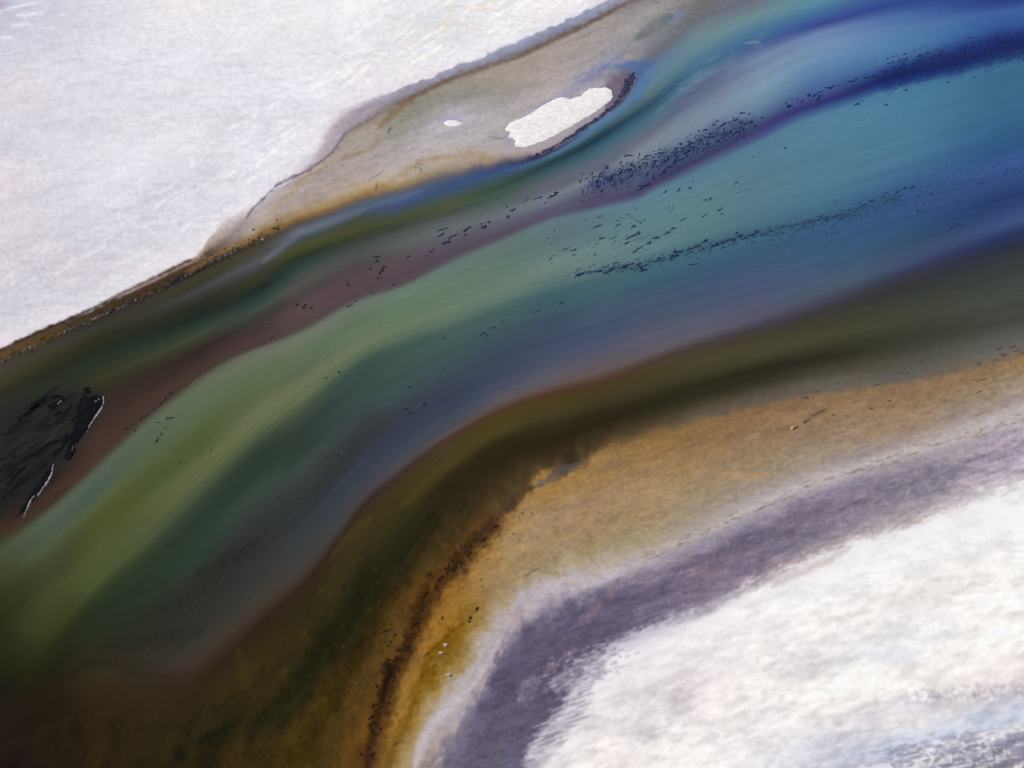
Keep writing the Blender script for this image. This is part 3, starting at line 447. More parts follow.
# ------------------------------------------------------------------ heights (metres)
Z = np.zeros_like(T)
d_n = np.clip(np.interp(XP, xs, AN[3]) - YP, 0, None)*0.26        # metres above the north waterline
Z = np.where(T < 30, 0.02 + 0.012*np.minimum(d_n, 40), Z)
d_s = np.clip(T-70, 0, None)
Z = np.where(T > 70, 0.025*d_s, Z)
ridge = (1-np.abs(fbm(XP/46+0.3*fbm(XP/20, YP/10, 4), (YP+0.2*XP)/13, 101, 4, 0.55)*2))*sstep(728, 756, YP + 0.10*(XP-940))*sstep(840, 960, XP)
Z = Z + np.clip(ridge, 0, None)*0.9*(T > 90)
Z = Z + 0.05*salt_s*fade*fine

SPEC = np.array([0.0, 0.0, 0.0])
ALB = lin(C)
GX, GY = to_ground(XP, YP)
# planar survey; metres across the flow for the material's own grain
cx = to_ground(np.full(NR, 512.0), np.array([np.interp(t, KEYS, AN[:, np.argmin(abs(xs-512))]) for t in rows_t]))[1]
FLOW_N = np.broadcast_to(cx[:, None], (NR, NC))

# ------------------------------------------------------------------ materials
def new_mat(name):
    m = bpy.data.materials.new(name); m.use_nodes = True
    return m, m.node_tree, m.node_tree.nodes['Principled BSDF']
def node(nt, t, **kw):
    n = nt.nodes.new(t)
    for k, v in kw.items(): setattr(n, k, v)
    return n
def noise_node(nt, vec, scale, detail=4, rough=0.6):
    n = node(nt, 'ShaderNodeTexNoise'); n.inputs['Scale'].default_value = scale; n.inputs['Detail'].default_value = detail; n.inputs['Roughness'].default_value = rough
    if vec is not None: nt.links.new(vec, n.inputs['Vector'])
    return n
def maprange(nt, src, a, b, c, d):
    n = node(nt, 'ShaderNodeMapRange'); nt.links.new(src, n.inputs[0])
    for i, v in enumerate((a, b, c, d)): n.inputs[i+1].default_value = v
    return n.outputs[0]
def mapping(nt, vec, scale, rot=0.0):
    n = node(nt, 'ShaderNodeMapping'); n.inputs['Scale'].default_value = scale; n.inputs['Rotation'].default_value = (0, 0, rot); nt.links.new(vec, n.inputs['Vector']); return n.outputs[0]
def mul_col(nt, a, fac):
    n = node(nt, 'ShaderNodeVectorMath', operation='SCALE'); nt.links.new(a, n.inputs[0]); nt.links.new(fac, n.inputs['Scale']); return n.outputs[0]

def ground_material(name, rough, grain, streak, bump, spec=0.2, det=6, wisp=0.0, vein=0.0):
    m, nt, b = new_mat(name)
    at = node(nt, 'ShaderNodeAttribute', attribute_name='mineral_and_light'); fl = node(nt, 'ShaderNodeAttribute', attribute_name='flow')
    geo = node(nt, 'ShaderNodeNewGeometry')
    n1 = noise_node(nt, geo.outputs['Position'], 1.3, det, 0.6)                        # grain, under a metre
    n2 = noise_node(nt, mapping(nt, fl.outputs['Vector'], (0.05, 0.8, 1)), 1.0, 5, 0.6)    # streaks along the flow
    f1 = maprange(nt, n1.outputs[0], 0.25, 0.75, 1-grain, 1+grain); f2 = maprange(nt, n2.outputs[0], 0.25, 0.75, 1-streak, 1+streak)
    c = mul_col(nt, mul_col(nt, at.outputs['Color'], f1), f2)
    if wisp:                                                                         # crisp wisps where the wind has combed the crust
        warp = noise_node(nt, mapping(nt, geo.outputs['Position'], (0.06, 0.06, 0)), 1.0, 2, 0.5)
        wv = node(nt, 'ShaderNodeVectorMath', operation='MULTIPLY_ADD'); nt.links.new(warp.outputs['Color'], wv.inputs[0]); wv.inputs[1].default_value = (9, 9, 0); nt.links.new(geo.outputs['Position'], wv.inputs[2])
        n3 = noise_node(nt, mapping(nt, wv.outputs[0], (0.13, 0.42, 0), math.radians(-24)), 1.0, 6, 0.68)
        n4 = noise_node(nt, mapping(nt, wv.outputs[0], (0.022, 0.05, 0), math.radians(-24)), 1.0, 3, 0.5)
        gate = maprange(nt, n4.outputs[0], 0.38, 0.62, 0.35, 1.0)
        dark = maprange(nt, n3.outputs[0], 0.36, 0.56, wisp, -0.02)
        pr = node(nt, 'ShaderNodeMath', operation='MULTIPLY'); nt.links.new(gate, pr.inputs[0]); nt.links.new(dark, pr.inputs[1])
        f3 = node(nt, 'ShaderNodeMath', operation='SUBTRACT'); f3.inputs[0].default_value = 1.0; nt.links.new(pr.outputs[0], f3.inputs[1])
        c = mul_col(nt, c, f3.outputs[0])
    if vein:                                                                         # fine drying lines
        n5 = noise_node(nt, mapping(nt, geo.outputs['Position'], (0.05, 0.13, 0), math.radians(-24)), 1.0, 5, 0.62)
        d = node(nt, 'ShaderNodeMath', operation='SUBTRACT'); nt.links.new(n5.outputs[0], d.inputs[0]); d.inputs[1].default_value = 0.52
        ab = node(nt, 'ShaderNodeMath', operation='ABSOLUTE'); nt.links.new(d.outputs[0], ab.inputs[0])
        c = mul_col(nt, c, maprange(nt, ab.outputs[0], 0.0, 0.016, 1-vein, 1.0))
    nt.links.new(c, b.inputs['Base Color'])
    b.inputs['Roughness'].default_value = rough; b.inputs['Specular IOR Level'].default_value = spec
    bm_ = node(nt, 'ShaderNodeBump'); bm_.inputs['Strength'].default_value = bump; bm_.inputs['Distance'].default_value = 0.25
    nt.links.new(n1.outputs[0], bm_.inputs['Height']); nt.links.new(bm_.outputs[0], b.inputs['Normal'])
    return m
M_SALT = ground_material('salt_crust', 0.9, 0.006, 0.004, 0.012, 0.03, 2, 0.11)
M_SAND = ground_material('wet_sand', 0.75, 0.045, 0.03, 0.08, 0.03, 6, 0.05, 0.10)
M_MUD = ground_material('damp_salt_mud', 0.8, 0.05, 0.03, 0.12, 0.03, 6, 0.16, 0.06)
M_WATER = ground_material('algae_water', 0.22, 0.015, 0.015, 0.0, 0.25)
nt = M_WATER.node_tree; b = nt.nodes['Principled BSDF']; b.inputs['IOR'].default_value = 1.33
geo = nt.nodes.new('ShaderNodeNewGeometry'); rp = noise_node(nt, mapping(nt, geo.outputs['Position'], (1.0, 2.2, 1), 0.5), 1.6, 3, 0.5)
bp = nt.nodes.new('ShaderNodeBump'); bp.inputs['Strength'].default_value = 0.12; bp.inputs['Distance'].default_value = 0.06
nt.links.new(rp.outputs[0], bp.inputs['Height']); nt.links.new(bp.outputs[0], b.inputs['Normal'])

def simple_mat(name, c1, c2, scale, rough=0.8, bump=0.3, spec=0.2, stretch=(1,1,1)):
    m, nt, b = new_mat(name)
    tc = node(nt, 'ShaderNodeTexCoord'); n = noise_node(nt, mapping(nt, tc.outputs['Object'], stretch), scale, 6, 0.65)
    r = node(nt, 'ShaderNodeValToRGB'); r.color_ramp.elements[0].position = 0.32; r.color_ramp.elements[1].position = 0.66
    r.color_ramp.elements[0].color = (*(lin(c1)/DAY), 1); r.color_ramp.elements[1].color = (*(lin(c2)/DAY), 1)
    nt.links.new(n.outputs[0], r.inputs[0]); nt.links.new(r.outputs[0], b.inputs['Base Color'])
    b.inputs['Roughness'].default_value = rough; b.inputs['Specular IOR Level'].default_value = spec
    bm_ = node(nt, 'ShaderNodeBump'); bm_.inputs['Strength'].default_value = bump; bm_.inputs['Distance'].default_value = 0.15
    nt.links.new(n.outputs[0], bm_.inputs['Height']); nt.links.new(bm_.outputs[0], b.inputs['Normal'])
    return m

# ------------------------------------------------------------------ the setting as separate sheets that share their seams
def sheet(name, r0, r1, mat, zoff=0.0):
    n = (r1-r0+1); co = np.stack([GX[r0:r1+1], GY[r0:r1+1], Z[r0:r1+1]+zoff], -1).reshape(-1, 3)
    idx = np.arange(n*NC).reshape(n, NC)
    q = np.stack([idx[:-1, :-1], idx[1:, :-1], idx[1:, 1:], idx[:-1, 1:]], -1).reshape(-1, 4)
    me = bpy.data.meshes.new(name)
    me.vertices.add(len(co)); me.vertices.foreach_set('co', co.ravel().astype(np.float32))
    me.loops.add(q.size); me.loops.foreach_set('vertex_index', q.ravel().astype(np.int32))
    me.polygons.add(len(q)); me.polygons.foreach_set('loop_start', np.arange(0, q.size, 4, dtype=np.int32))
    me.update(calc_edges=True)
    me.polygons.foreach_set('use_smooth', np.ones(len(q), bool))
    a = me.attributes.new('mineral_and_light', 'FLOAT_COLOR', 'POINT')  # pigment colour together with the painted reflection, vignette and ridge shading
    alb = np.clip(ALB[r0:r1+1].reshape(-1, 3)/DAY, 0.001, 0.95)
    if mat is M_WATER: alb = np.clip((ALB[r0:r1+1].reshape(-1, 3)-np.array(WATER_GLOSS))/DAY, 0.0008, 0.95)
    a.data.foreach_set('color', np.concatenate([alb, np.ones((len(alb), 1))], 1).ravel().astype(np.float32))
    f = me.attributes.new('flow', 'FLOAT_VECTOR', 'POINT')
    fv = np.stack([GX[r0:r1+1], FLOW_N[r0:r1+1], np.zeros((n, NC))], -1)
    f.data.foreach_set('vector', fv.ravel().astype(np.float32))
    me.materials.append(mat)
    o = bpy.data.objects.new(name, me); col.objects.link(o); o['kind'] = 'structure'
    return o
WATER_GLOSS = (0.0018, 0.0027, 0.0045)   # sky mirrored by the water, linear
R = lambda k: band_rows[k][0]
sheet('salt_flat', 0, R(10), M_SALT)
sheet('sand_spit', R(10), R(30), M_SAND)
sheet('water', R(30), R(70), M_WATER)
sheet('beach', R(70), R(80), M_SAND)
sheet('mud_flat', R(80), R(90), M_MUD)
sheet('salt_pan', R(90), NR-1, M_SALT)
bm = bmesh.new(); bmesh.ops.create_circle(bm, cap_ends=True, segments=96, radius=15000)
me = bpy.data.meshes.new('ground'); bm.to_mesh(me); bm.free()
me.materials.append(simple_mat('distant_salt', (200,196,206), (226,223,230), 0.02, 0.9, 0.1)); me.transform(__import__('mathutils').Matrix.Translation((0, 200, -1.2)))
go = bpy.data.objects.new('ground', me); col.objects.link(go); go['kind'] = 'structure'
#OBJECTS_HERE
# ------------------------------------------------------------------ things
def tag(o, label, cat, group=None):
    o['label'] = label; o['category'] = cat
    if group: o['group'] = group
    return o
def waterline(px, k=30): return np.interp(px, xs, AN[KEYS.index(k)])
def ground_z(px, py):
    px = np.asarray(px, float); py = np.asarray(py, float)
    zn = 0.02 + 0.012*np.minimum(np.clip(waterline(px)-py, 0, None)*0.26, 40)
    y70 = waterline(px, 70); y80 = waterline(px, 80)
    zs = 0.025*np.clip((py-y70)/(y80-y70)*10, 0, 10)
    return np.where(py < waterline(px), zn, np.where(py > y70, zs, 0.0))
def empty(name, px, py):
    o = bpy.data.objects.new(name, None); col.objects.link(o)
    x, y = to_ground(px, py); o.location = (float(x), float(y), float(ground_z(px, py))); return o
def link_mesh(name, verts, faces, mat, origin, parent=None, smooth=True):
    me = bpy.data.meshes.new(name); me.from_pydata([tuple(np.array(v)-origin) for v in verts], [], faces); me.update()
    if smooth: me.polygons.foreach_set('use_smooth', [True]*len(me.polygons))
    me.materials.append(mat)
    o = bpy.data.objects.new(name, me); col.objects.link(o)
    if parent is not None: o.parent = parent; o.location = Vector(origin)-parent.location
    else: o.location = Vector(origin)
    return o
def mound(name, box, sdf, height, mat, step=0.9, parent=None, drop=0.05, base=None):
    """a low body over the surface: sdf(px, py) > 0 inside, height(sd, px, py) in metres; its skirt dips under the surface"""
    gx, gy = np.meshgrid(np.arange(box[0], box[2], step), np.arange(box[1], box[3], step), indexing='ij')
    s = sdf(gx, gy); zb = ground_z(gx, gy) if base is None else np.full_like(gx, base)
    z = np.where(s > 0, zb + height(np.maximum(s, 0), gx, gy), zb + np.maximum(s*drop, -0.15))
    X, Y = to_ground(gx, gy); ok = s > -1.6*step
    idx = -np.ones(gx.shape, int); idx[ok] = np.arange(ok.sum())
    q = ok[:-1, :-1] & ok[1:, :-1] & ok[1:, 1:] & ok[:-1, 1:]
    ii, jj = np.nonzero(q)
    faces = [(int(idx[i, j]), int(idx[i, j+1]), int(idx[i+1, j+1]), int(idx[i+1, j])) for i, j in zip(ii, jj)]
    verts = np.stack([X[ok], Y[ok], z[ok]], -1)
    c = verts.mean(0); c[2] = float(verts[:, 2].min())
    return link_mesh(name, verts, faces, mat, c, parent)
def sd_poly(poly, rough=0.8, rs=4, seed=1):
    def f(x, y):
        d, _ = seg_dist(x, y, list(poly)+[poly[0]])
        return np.where(poly_in(x, y, poly), d, -d) + rough*fbm(x/rs, y/rs, seed, 3)
    return f
def sd_line(pts, w, rough=0.5, rs=2.5, seed=1, gaps=0.0):
    def f(x, y):
        d, par = seg_dist(x, y, pts)
        return w*(0.45+0.55*np.clip(4*par*(1-par), 0, 1)**0.5) - d + rough*fbm(x/rs, y/rs, seed, 3) - gaps*sstep(0.52, 0.7, vnoise(par*9, par*0, seed+9))*w*2
    return f

W_NAVY = simple_mat('navy_weed', (16,24,62), (30,42,86), 1.2, 0.6, 0.5)
W_TEAL = simple_mat('teal_weed', (28,50,70), (44,72,92), 1.2, 0.6, 0.5)
W_BLACK = simple_mat('black_weed', (16,18,24), (34,36,42), 1.2, 0.6, 0.5)
W_BLUE = simple_mat('blue_weed', (26,38,92), (44,62,118), 1.2, 0.6, 0.5)
W_BROWN = simple_mat('brown_weed', (66,62,66), (98,88,84), 1.2, 0.7, 0.5)
M_CAP = simple_mat('island_salt', (222,214,218), (250,247,245), 0.6, 0.9, 0.25, 0.05, (0.9, 1.5, 1))
M_FRINGE = simple_mat('wet_fringe', (18,19,50), (72,68,106), 1.3, 0.7, 0.6)
M_FOAM = simple_mat('salt_foam', (120,104,106), (190,176,178), 1.0, 0.9, 0.4)
M_BANK = simple_mat('black_mud', (6,7,10), (19,20,25), 0.5, 0.8, 0.3, 0.05)
M_LUMP = simple_mat('salt_lump', (92,98,118), (176,178,190), 1.5, 0.9, 0.5)
M_STONE = simple_mat('pale_stone', (150,146,132), (206,204,196), 2.0, 0.8, 0.5)
M_ROCK = simple_mat('ochre_rock', (150,126,92), (214,192,154), 1.5, 0.8, 0.5)

# -- the white salt island and what rims it
isl = [(507.4,126.6),(511,123),(522,118.4),(534.7,112),(542,106.5),(553,100.5),(564,97.4),(571,99.2),(582,95.6),(589.4,88.6),(606,87.4),(611.3,91),(612.5,97.4),(607,103.8),(593,112.9),(582,120.2),(567.5,128.4),(553,136.6),(536.5,143),(523.8,147.2),(514.7,146.6),(515.6,140.2),(508.4,137.5),(511,133),(505.5,130.2)]
ie = empty('salt_island', 558, 120); tag(ie, 'large bright white salt island near the tip of the sand spit', 'salt island')
mound('salt_cap', (500, 82, 620, 152), sd_poly(isl, 1.0, 5, 5), lambda s, x, y: 0.22*(1-np.exp(-s/4.0)) + 0.07*fbm((x-y)/9, (y+x*.5)/6, 6, 4, 0.6)*np.clip(s/3, 0, 1), M_CAP, 0.8, ie)
fr_in = [(497,165.5),(520,161.5),(535,154.5),(550,148.3),(574,132.8),(594.5,119),(613,104.5),(621.5,92),(625,80)]
fr_out = [(634,71),(635,78),(629,91),(617,104),(597,120.5),(575,135.5),(552,149),(536,157),(520,163)]
o = mound('wet_fringe', (494, 66, 640, 170), sd_poly(fr_in+fr_out, 2.6, 3.0, 7), lambda s, x, y: 0.10*np.clip(s/2, 0, 1)+0.08*vnoise(x/1.5, y/1.5, 3)*np.clip(s, 0, 1), M_FRINGE, 0.8)
tag(o, 'dark ragged band of wet weed along the water side of the salt island', 'weed band')
o = mound('salt_mound', (440, 116, 466, 132), sd_poly([(444,123.5),(447,121.2),(452,120.6),(458,121.8),(462,123.8),(457,126),(451,127),(446,126)], 0.5, 3, 8), lambda s, x, y: 0.25*(1-np.exp(-s/1.5)), M_CAP, 0.6)
tag(o, 'tiny white salt mound alone on the sand spit, left of the large island', 'salt mound')

# -- black mud bank at the left edge, its plates and foam
bank = [(103,396),(104,402),(100,412),(92,423),(85,432),(78,442),(74,446),(75,454),(70,460),(62,457),(66,448),(70,440),(64,446),(56,452),(62,440),(74,428),(72,420),(80,408),(84,398),(92,396)]
o = mound('mud_bank', (40, 386, 112, 470), sd_poly(bank, 3.2, 5, 11), lambda s, x, y: 0.28*(1-np.exp(-s/2.5))+0.05*fbm(x/3, y/3, 4), M_BANK, 0.9, base=0.0)
tag(o, 'black mud bank with a steep edge beside the brown water at the left', 'mud bank')
o = mound('mud_bank', (-10, 460, 60, 526), sd_poly([(53,464),(51,476),(44,488),(36,498),(30,502),(22,514),(14,520),(22,508),(30,494),(40,480)], 1.6, 4, 12), lambda s, x, y: 0.2*(1-np.exp(-s/2.0)), M_BANK, 0.9, base=0.0)
tag(o, 'narrow black mud ridge below the larger mud bank at the left edge', 'mud bank')
plates = [((30,410),(46,398),3.6),((18,420),(34,410),2.2),((26,416),(40,404),2.6),((48,408),(64,400),2.6),((50,398),(64,396),1.6),((54,415),(62,411),2.0),((47,411),(56,408),1.3),((78,410),(84,397),2.4),((84,390),(89,388),1.6),((83,394),(90,392),1.8),((66,414),(72,404),1.3),((46,426),(49,425),1.2),((0,460),(18,455),1.0),((52,456),(64,446),2.4),((8,484),(30,462),1.4),((2,500),(24,478),1.3),((44,446),(58,441),1.6)]
for q, (a, b_, w) in enumerate(plates):
    pts = [a, ((a[0]+b_[0])/2+rng.uniform(-1,1), (a[1]+b_[1])/2+rng.uniform(-1.5,1)), b_]
    o = mound('mud_plate', (min(a[0],b_[0])-8, min(a[1],b_[1])-8, max(a[0],b_[0])+8, max(a[1],b_[1])+8), sd_line(pts, w, 1.6, 3.5, 200+q), lambda s, x, y: 0.07*np.clip(s, 0, 1), M_BANK, 0.7, base=0.0)
    tag(o, 'flat black mud plate breaking the dark water behind the mud bank', 'mud plate', 'mud plates behind the bank')
foam = [([(103,397),(104,401),(102,408),(98,414),(93,421),(89,427),(87,432)], 0.85, 'long curved whitish foam line along the top edge of the mud bank'),
        ([(72.5,444),(73,449),(71,453)], 0.6, 'shortest whitish foam line, at the foot of the larger mud bank'),
        ([(53.5,465),(52,474),(48,482),(42,490),(38,496)], 0.8, 'wavy whitish foam line along the upper part of the narrow mud ridge'),
        ([(35,496),(32,499),(30,503),(27,510),(24,517)], 0.65, 'thin broken whitish foam line at the lower end of the narrow mud ridge')]
for q, (pts, w, lab) in enumerate(foam):
    pa = np.array(pts)
    o = mound('foam_line', (pa[:,0].min()-4, pa[:,1].min()-4, pa[:,0].max()+4, pa[:,1].max()+4), sd_line(pts, w, 0.6, 1.8, 230+q, 0.3), lambda s, x, y: 0.22+0.1*np.clip(s, 0, 1), M_FOAM, 0.45, base=0.0)
    tag(o, lab, 'foam line')

# -- one irregular clump: a ragged mat with a domed top, outline given in survey pixels
def clump(name, px, py, L, Wd, ang, mat, seed, h=0.08):
    r = random.Random(seed); n = 18 if L > 3 else 12
    lob = [r.uniform(0, 6.28) for _ in range(4)]; ca, sa = math.cos(ang), math.sin(ang)
    ring = []
    for k in range(n):
        th = 2*math.pi*k/n
        rr = max(0.25, 1 + 0.34*math.sin(2*th+lob[0]) + 0.3*math.sin(3*th+lob[1]) + 0.26*math.sin(5*th+lob[2]) + r.uniform(-.28, .28))
        u, v = L/2*rr*math.cos(th), Wd/2*rr*math.sin(th); v += 0.18*u*u/max(L, .1)*math.sin(lob[3])
        ring.append((u*ca + v*sa, -u*sa + v*ca))
    zg = float(ground_z(px, py)); verts = []
    for sc, z in ((1.0, -0.03), (0.95, h*0.5), (0.55, h)):
        for (u, v) in ring:
            x, y = to_ground(px+u*sc, py+v*sc); verts.append((float(x), float(y), zg+z*(1 if z < 0 else r.uniform(.7, 1.3))))
    x, y = to_ground(px, py); verts.append((float(x), float(y), zg+h*1.1))
    f = []
    for a in range(2):
        for k in range(n): f.append((a*n+k, a*n+(k+1) % n, (a+1)*n+(k+1) % n, (a+1)*n+k))
    for k in range(n): f.append((2*n+k, 2*n+(k+1) % n, 3*n))
    f = [t[::-1] for t in f]
    return verts, f, np.array([float(x), float(y), zg])
def put(name, px, py, L, Wd, ang, mat, label, cat, group, seed, h=0.08):
    v, f, c = clump(name, px, py, L, Wd, ang, mat, seed, h)
    return tag(link_mesh(name, v, f, mat, c), label, cat, group)
specks_v, specks_f = [], []
def speck(px, py, L, Wd, ang, seed, store):
    v, f, c = clump('s', px, py, L, Wd, ang, None, seed, 0.05)
    b0 = len(store[0]); store[0].extend(v); store[1].extend([tuple(i+b0 for i in t) for t in f])
SP_NAVY, SP_BLUE, SP_BLACK, SP_TEAL = ([], []), ([], []), ([], []), ([], [])
SEED = [1000]
def nxt(): SEED[0] += 1; return SEED[0]

# 1 mauve band below the spit
lab1, g1 = 'small dark weed clump floating on the mauve water band below the sand spit', 'weed clumps on the mauve band'
Z1 = [(297,305,6,1.8),(304,306,6,2.2),(311,307.5,5,2),(304,309,4,1.2),(272,338,3.5,1.2),(268,324,2.2,1),(348,285,4,2),(347,282,3,1.2),(376,257,6,2),(377,261,4,2),(383,268,6,2.6),(381,272,5,2.4),(370,269,4,1.6),(378,278,3,1.4),(373,293,2.2,1.2),(349,306,6,1.6),(356,301,3,1.4),(393,285,3,1.6),(430,252,4,2),(427,256,3,1.6),(433,249,3,1.4),(408,257,4,1.4),(442,229.5,11,1.4),(441,235,10,1.2),(452,236.5,9,2.2),(447,242,7,2.6),(444,244,4,1.4),(467,229,8,2.6),(465,235,4,1.4),(484,227,6,3),(489,222,4,1.8),(481,224,3,1.6),(513,210,7,2),(507,207,3,1.4),(508,217,5,2),(527,200,6,0.9),(538,198,9,1.4),(553,196,6,2.6),(556,193,6,2),(549,198,3,1.6),(545,203,3,1.2)]
for (x, y, l, w) in Z1: put('weed_clump', x, y, l, w, math.radians(rng.uniform(5, 40) if l > 3 else 0), W_NAVY if x > 420 else W_BLACK, lab1, 'weed clump', g1, nxt())
# 2 the dense drift right of the island
lab2, g2 = 'small navy weed clump in the dense drift on grey water right of the salt island', 'weed clumps in the dense drift'
big2 = [(735,120,4,2),(740,122,3,1.6),(748,108,0,0),(742,113,8,1.2),(749,114,3,1.2),(724,124,5,2.6),(721,126,4,2.4),(714,125,3,2),(729,122.5,3,2),(717,121,3,1.4),(745,124,4,2.4),(751,122,5,2.6),(755,126,4,2),(762,118,3,1.4),(741,127,3,1.4),(705,130,3.5,2.4),(699,131,3,1.6),(724,134,6,2),(729,133,5,1.4),(710,137,8,1.6),(700,141,4,2),(695,143,3,1.4),(690,144,4,2.4),(708,144,4,1.8),(660,149,2.4,1.4),(659,153,3,1.6),(663,153,4,1.6),(647,156,6,2),(629,155.5,10,1.2),(676,148,3,1.2),(682,151,4,1.6),(668,158,4,1.6),(645,163,4,1.8),(655,161,4,1.4),(620,173,5,3),(622,170,3,3),(630,170,6,2.4),(631,176,4,2),(612,176,6,3),(607,179,4,1.6),(600,177,4,1.4),(606,169,5,1),(593,177,3,1.4),(592,174,3,1.6),(664,172,7,3),(668,167,5,2),(674,163,6,1.6),(660,175,4,1.6),(643,186,9,3),(648,184,5,2),(640,189,5,2),(653,178,4,2),(687,152,6,2.4),(687,156,4,1.6),(680,160,4,1.6)]
for (x, y, l, w) in big2:
    if l: put('weed_clump', x, y, l, w, math.radians(rng.uniform(10, 45) if l < 8 else 4), W_NAVY, lab2, 'weed clump', g2, nxt())
def band_pt(x0, x1, k0, k1, u):
    x = rng.uniform(x0, x1); y = waterline(x, k0)*(1-u)+waterline(x, k1)*u; return x, float(y)
for q in range(26):
    x = rng.uniform(590, 740); c = 181 - (x-600)*0.36 ; y = c + rng.gauss(0, 5)
    put('weed_clump', x, y, rng.uniform(2.4, 5), rng.uniform(1.2, 2.2), math.radians(rng.uniform(0, 55)), W_NAVY, lab2, 'weed clump', g2, nxt())
for q in range(520):
    x = rng.uniform(580, 745); c = 183 - (x-600)*0.38; y = c + rng.gauss(0, 6.5)
    if y > waterline(x, 40)-4: continue
    speck(x, y, min(4.5, 0.8+rng.expovariate(0.9)), rng.uniform(0.6, 1.6), math.radians(rng.uniform(0, 60)), nxt(), SP_NAVY)
# 3 broken chain above the purple stripe
lab3, g3 = 'navy weed clump in the thin broken chain above the purple stripe, between the dense drift and the dark blue drift', 'weed clumps in the upper chain'
lab3 = 'navy weed clump in the thin broken chain just above the purple stripe'
for (x, y, l, w) in [(789,106,7,2.6),(786,103,3,1.4),(792,99,3,1.2),(797,99,2,1.4),(802,101,3,1.8),(809,95,5,2.4),(815,95,6,2),(818,99,4,3),(821,92,5,1.2),(829,88,8,2.4),(832,87,4,1.4),(820,96,5,1.6),(838,86,2.4,1.2),(845,84,2.4,1),(851,81.5,5,1.8),(856,79.5,5,1.4),(866,78,7,1.6),(873,76,8,1.4),(877,77,5,1.4),(884,72,5,2)]:
    put('weed_clump', x, y, l, w, math.radians(rng.uniform(-5, 35)), W_NAVY, lab3, 'weed clump', g3, nxt())
# 4 dark blue drift, top right
lab4, g4 = 'tiny navy weed clump in the dark blue drift near the top right corner', 'weed clumps in the dark blue drift'
for q in range(34):
    x = rng.uniform(900, 1030); y = 66 - (x-900)*0.2 + rng.gauss(0, 6.5)
    put('weed_clump', x, y, rng.uniform(2.4, 5), rng.uniform(1, 1.8), math.radians(rng.uniform(0, 50)), W_NAVY, lab4, 'weed clump', g4, nxt())
for q in range(420):
    x = rng.uniform(885, 1035); y = 70 - (x-900)*0.2 + rng.gauss(0, 7.5)
    speck(x, y, rng.uniform(1, 3), rng.uniform(0.6, 1.2), math.radians(rng.uniform(0, 50)), nxt(), SP_NAVY)
# 5 the long chain across the middle
lab5, g5 = 'dark weed clump in the long chain across the pale teal middle of the channel', 'weed clumps in the long middle chain'
for (x, y, l, w) in [(580,274.5,11,2.4),(593,272,9,1.4),(600,271,6,1.6),(609,271.5,10,2.4),(612,268,7,1.6),(606,267,6,1),(616,263,7,1),(624,267,6,3),(629,264.5,9,1.8),(641,268,5,5),(644,270,5,3),(639,264,4,2),(646,265,3,1.6),(655,261,12,1.2),(660,258,5,1.2),(674,256,8,3),(677,252,7,3.4),(671,259,4,2),(690,249,8,1.6),(697,246,6,2),(705,241,6,2.4),(703,249,4,1.4),(692,266,0,0),(693,264.5,8,1.4),(712,247,6,1.6),(716,245,8,2.2),(722,243,9,1.8),(727,241,5,1.6),(733,240,8,2),(740,236,6,3),(737,233,4,2),(745,238,8,1.4),(752,235,7,2),(757,232,6,1.6),(764,234,7,1.4),(770,231,6,1.4),(803,222.5,6,1.2),(818,220,8,1.6),(826,218,6,1.8),(832,217,8,1.4),(839,215,6,1.2)]:
    if l: put('weed_clump', x, y, l, w, math.radians(rng.uniform(8, 30)), W_TEAL if x > 760 else W_NAVY, lab5, 'weed clump', g5, nxt())
for q in range(440):
    x = rng.uniform(575, 900); y = float(np.interp(x, [575,640,700,760,840,900],[274,266,249,235,216,196])) + rng.gauss(0, 3.5)
    speck(x, y, min(5, 0.8+rng.expovariate(0.8)), rng.uniform(0.5, 1.3), math.radians(rng.uniform(5, 35)), nxt(), SP_TEAL)
# 6 scattered on the pale teal water above it
lab6, g6 = 'small weed clump scattered on pale teal water between the dense drift and the long chain', 'weed clumps scattered on teal water'
for (x, y, l, w) in [(632,236,12,2.6),(638,233,5,3),(627,243,7,1.4),(633,226.5,5,2),(640,222.5,2.4,1.4),(618,225,5,1.6),(598,226,9,1.6),(601,238.5,6,1.8),(613,238,7,1),(656,238,8,1.8),(667,233,7,2),(673,228.5,6,2),(649,243,6,2),(639,248.5,9,1.6),(634,252,5,1.2),(574,250,6,1.8),(574,255,4,1),(566,249,6,1),(588,229,0,0),(683,219.5,6,1.6),(704,216,6,1.2),(720,210,5,2),(722,214,4,1),(679,190,4,2),(690,188,4,1.8),(665,192,6,1),(705,200,4,1.6),(710,199,5,1.8),(736,183,4,1.4),(595,255,3,1.2),(575,279,0,0),(785,148,3,1.4)]:
    if l: put('weed_clump', x, y, l, w, math.radians(rng.uniform(8, 40)), W_TEAL, lab6, 'weed clump', g6, nxt())
for q in range(230):
    x = rng.uniform(545, 760); u = rng.random(); y = waterline(x, 40)+10 + u*(waterline(x, 45)-waterline(x, 40)+8)
    if fbm(np.array([x/34]), np.array([y/11]), 140, 2)[0] < 0.05: continue
    speck(x, float(y), rng.uniform(1, 3.4), rng.uniform(0.5, 1.1), math.radians(rng.uniform(5, 40)), nxt(), SP_TEAL)
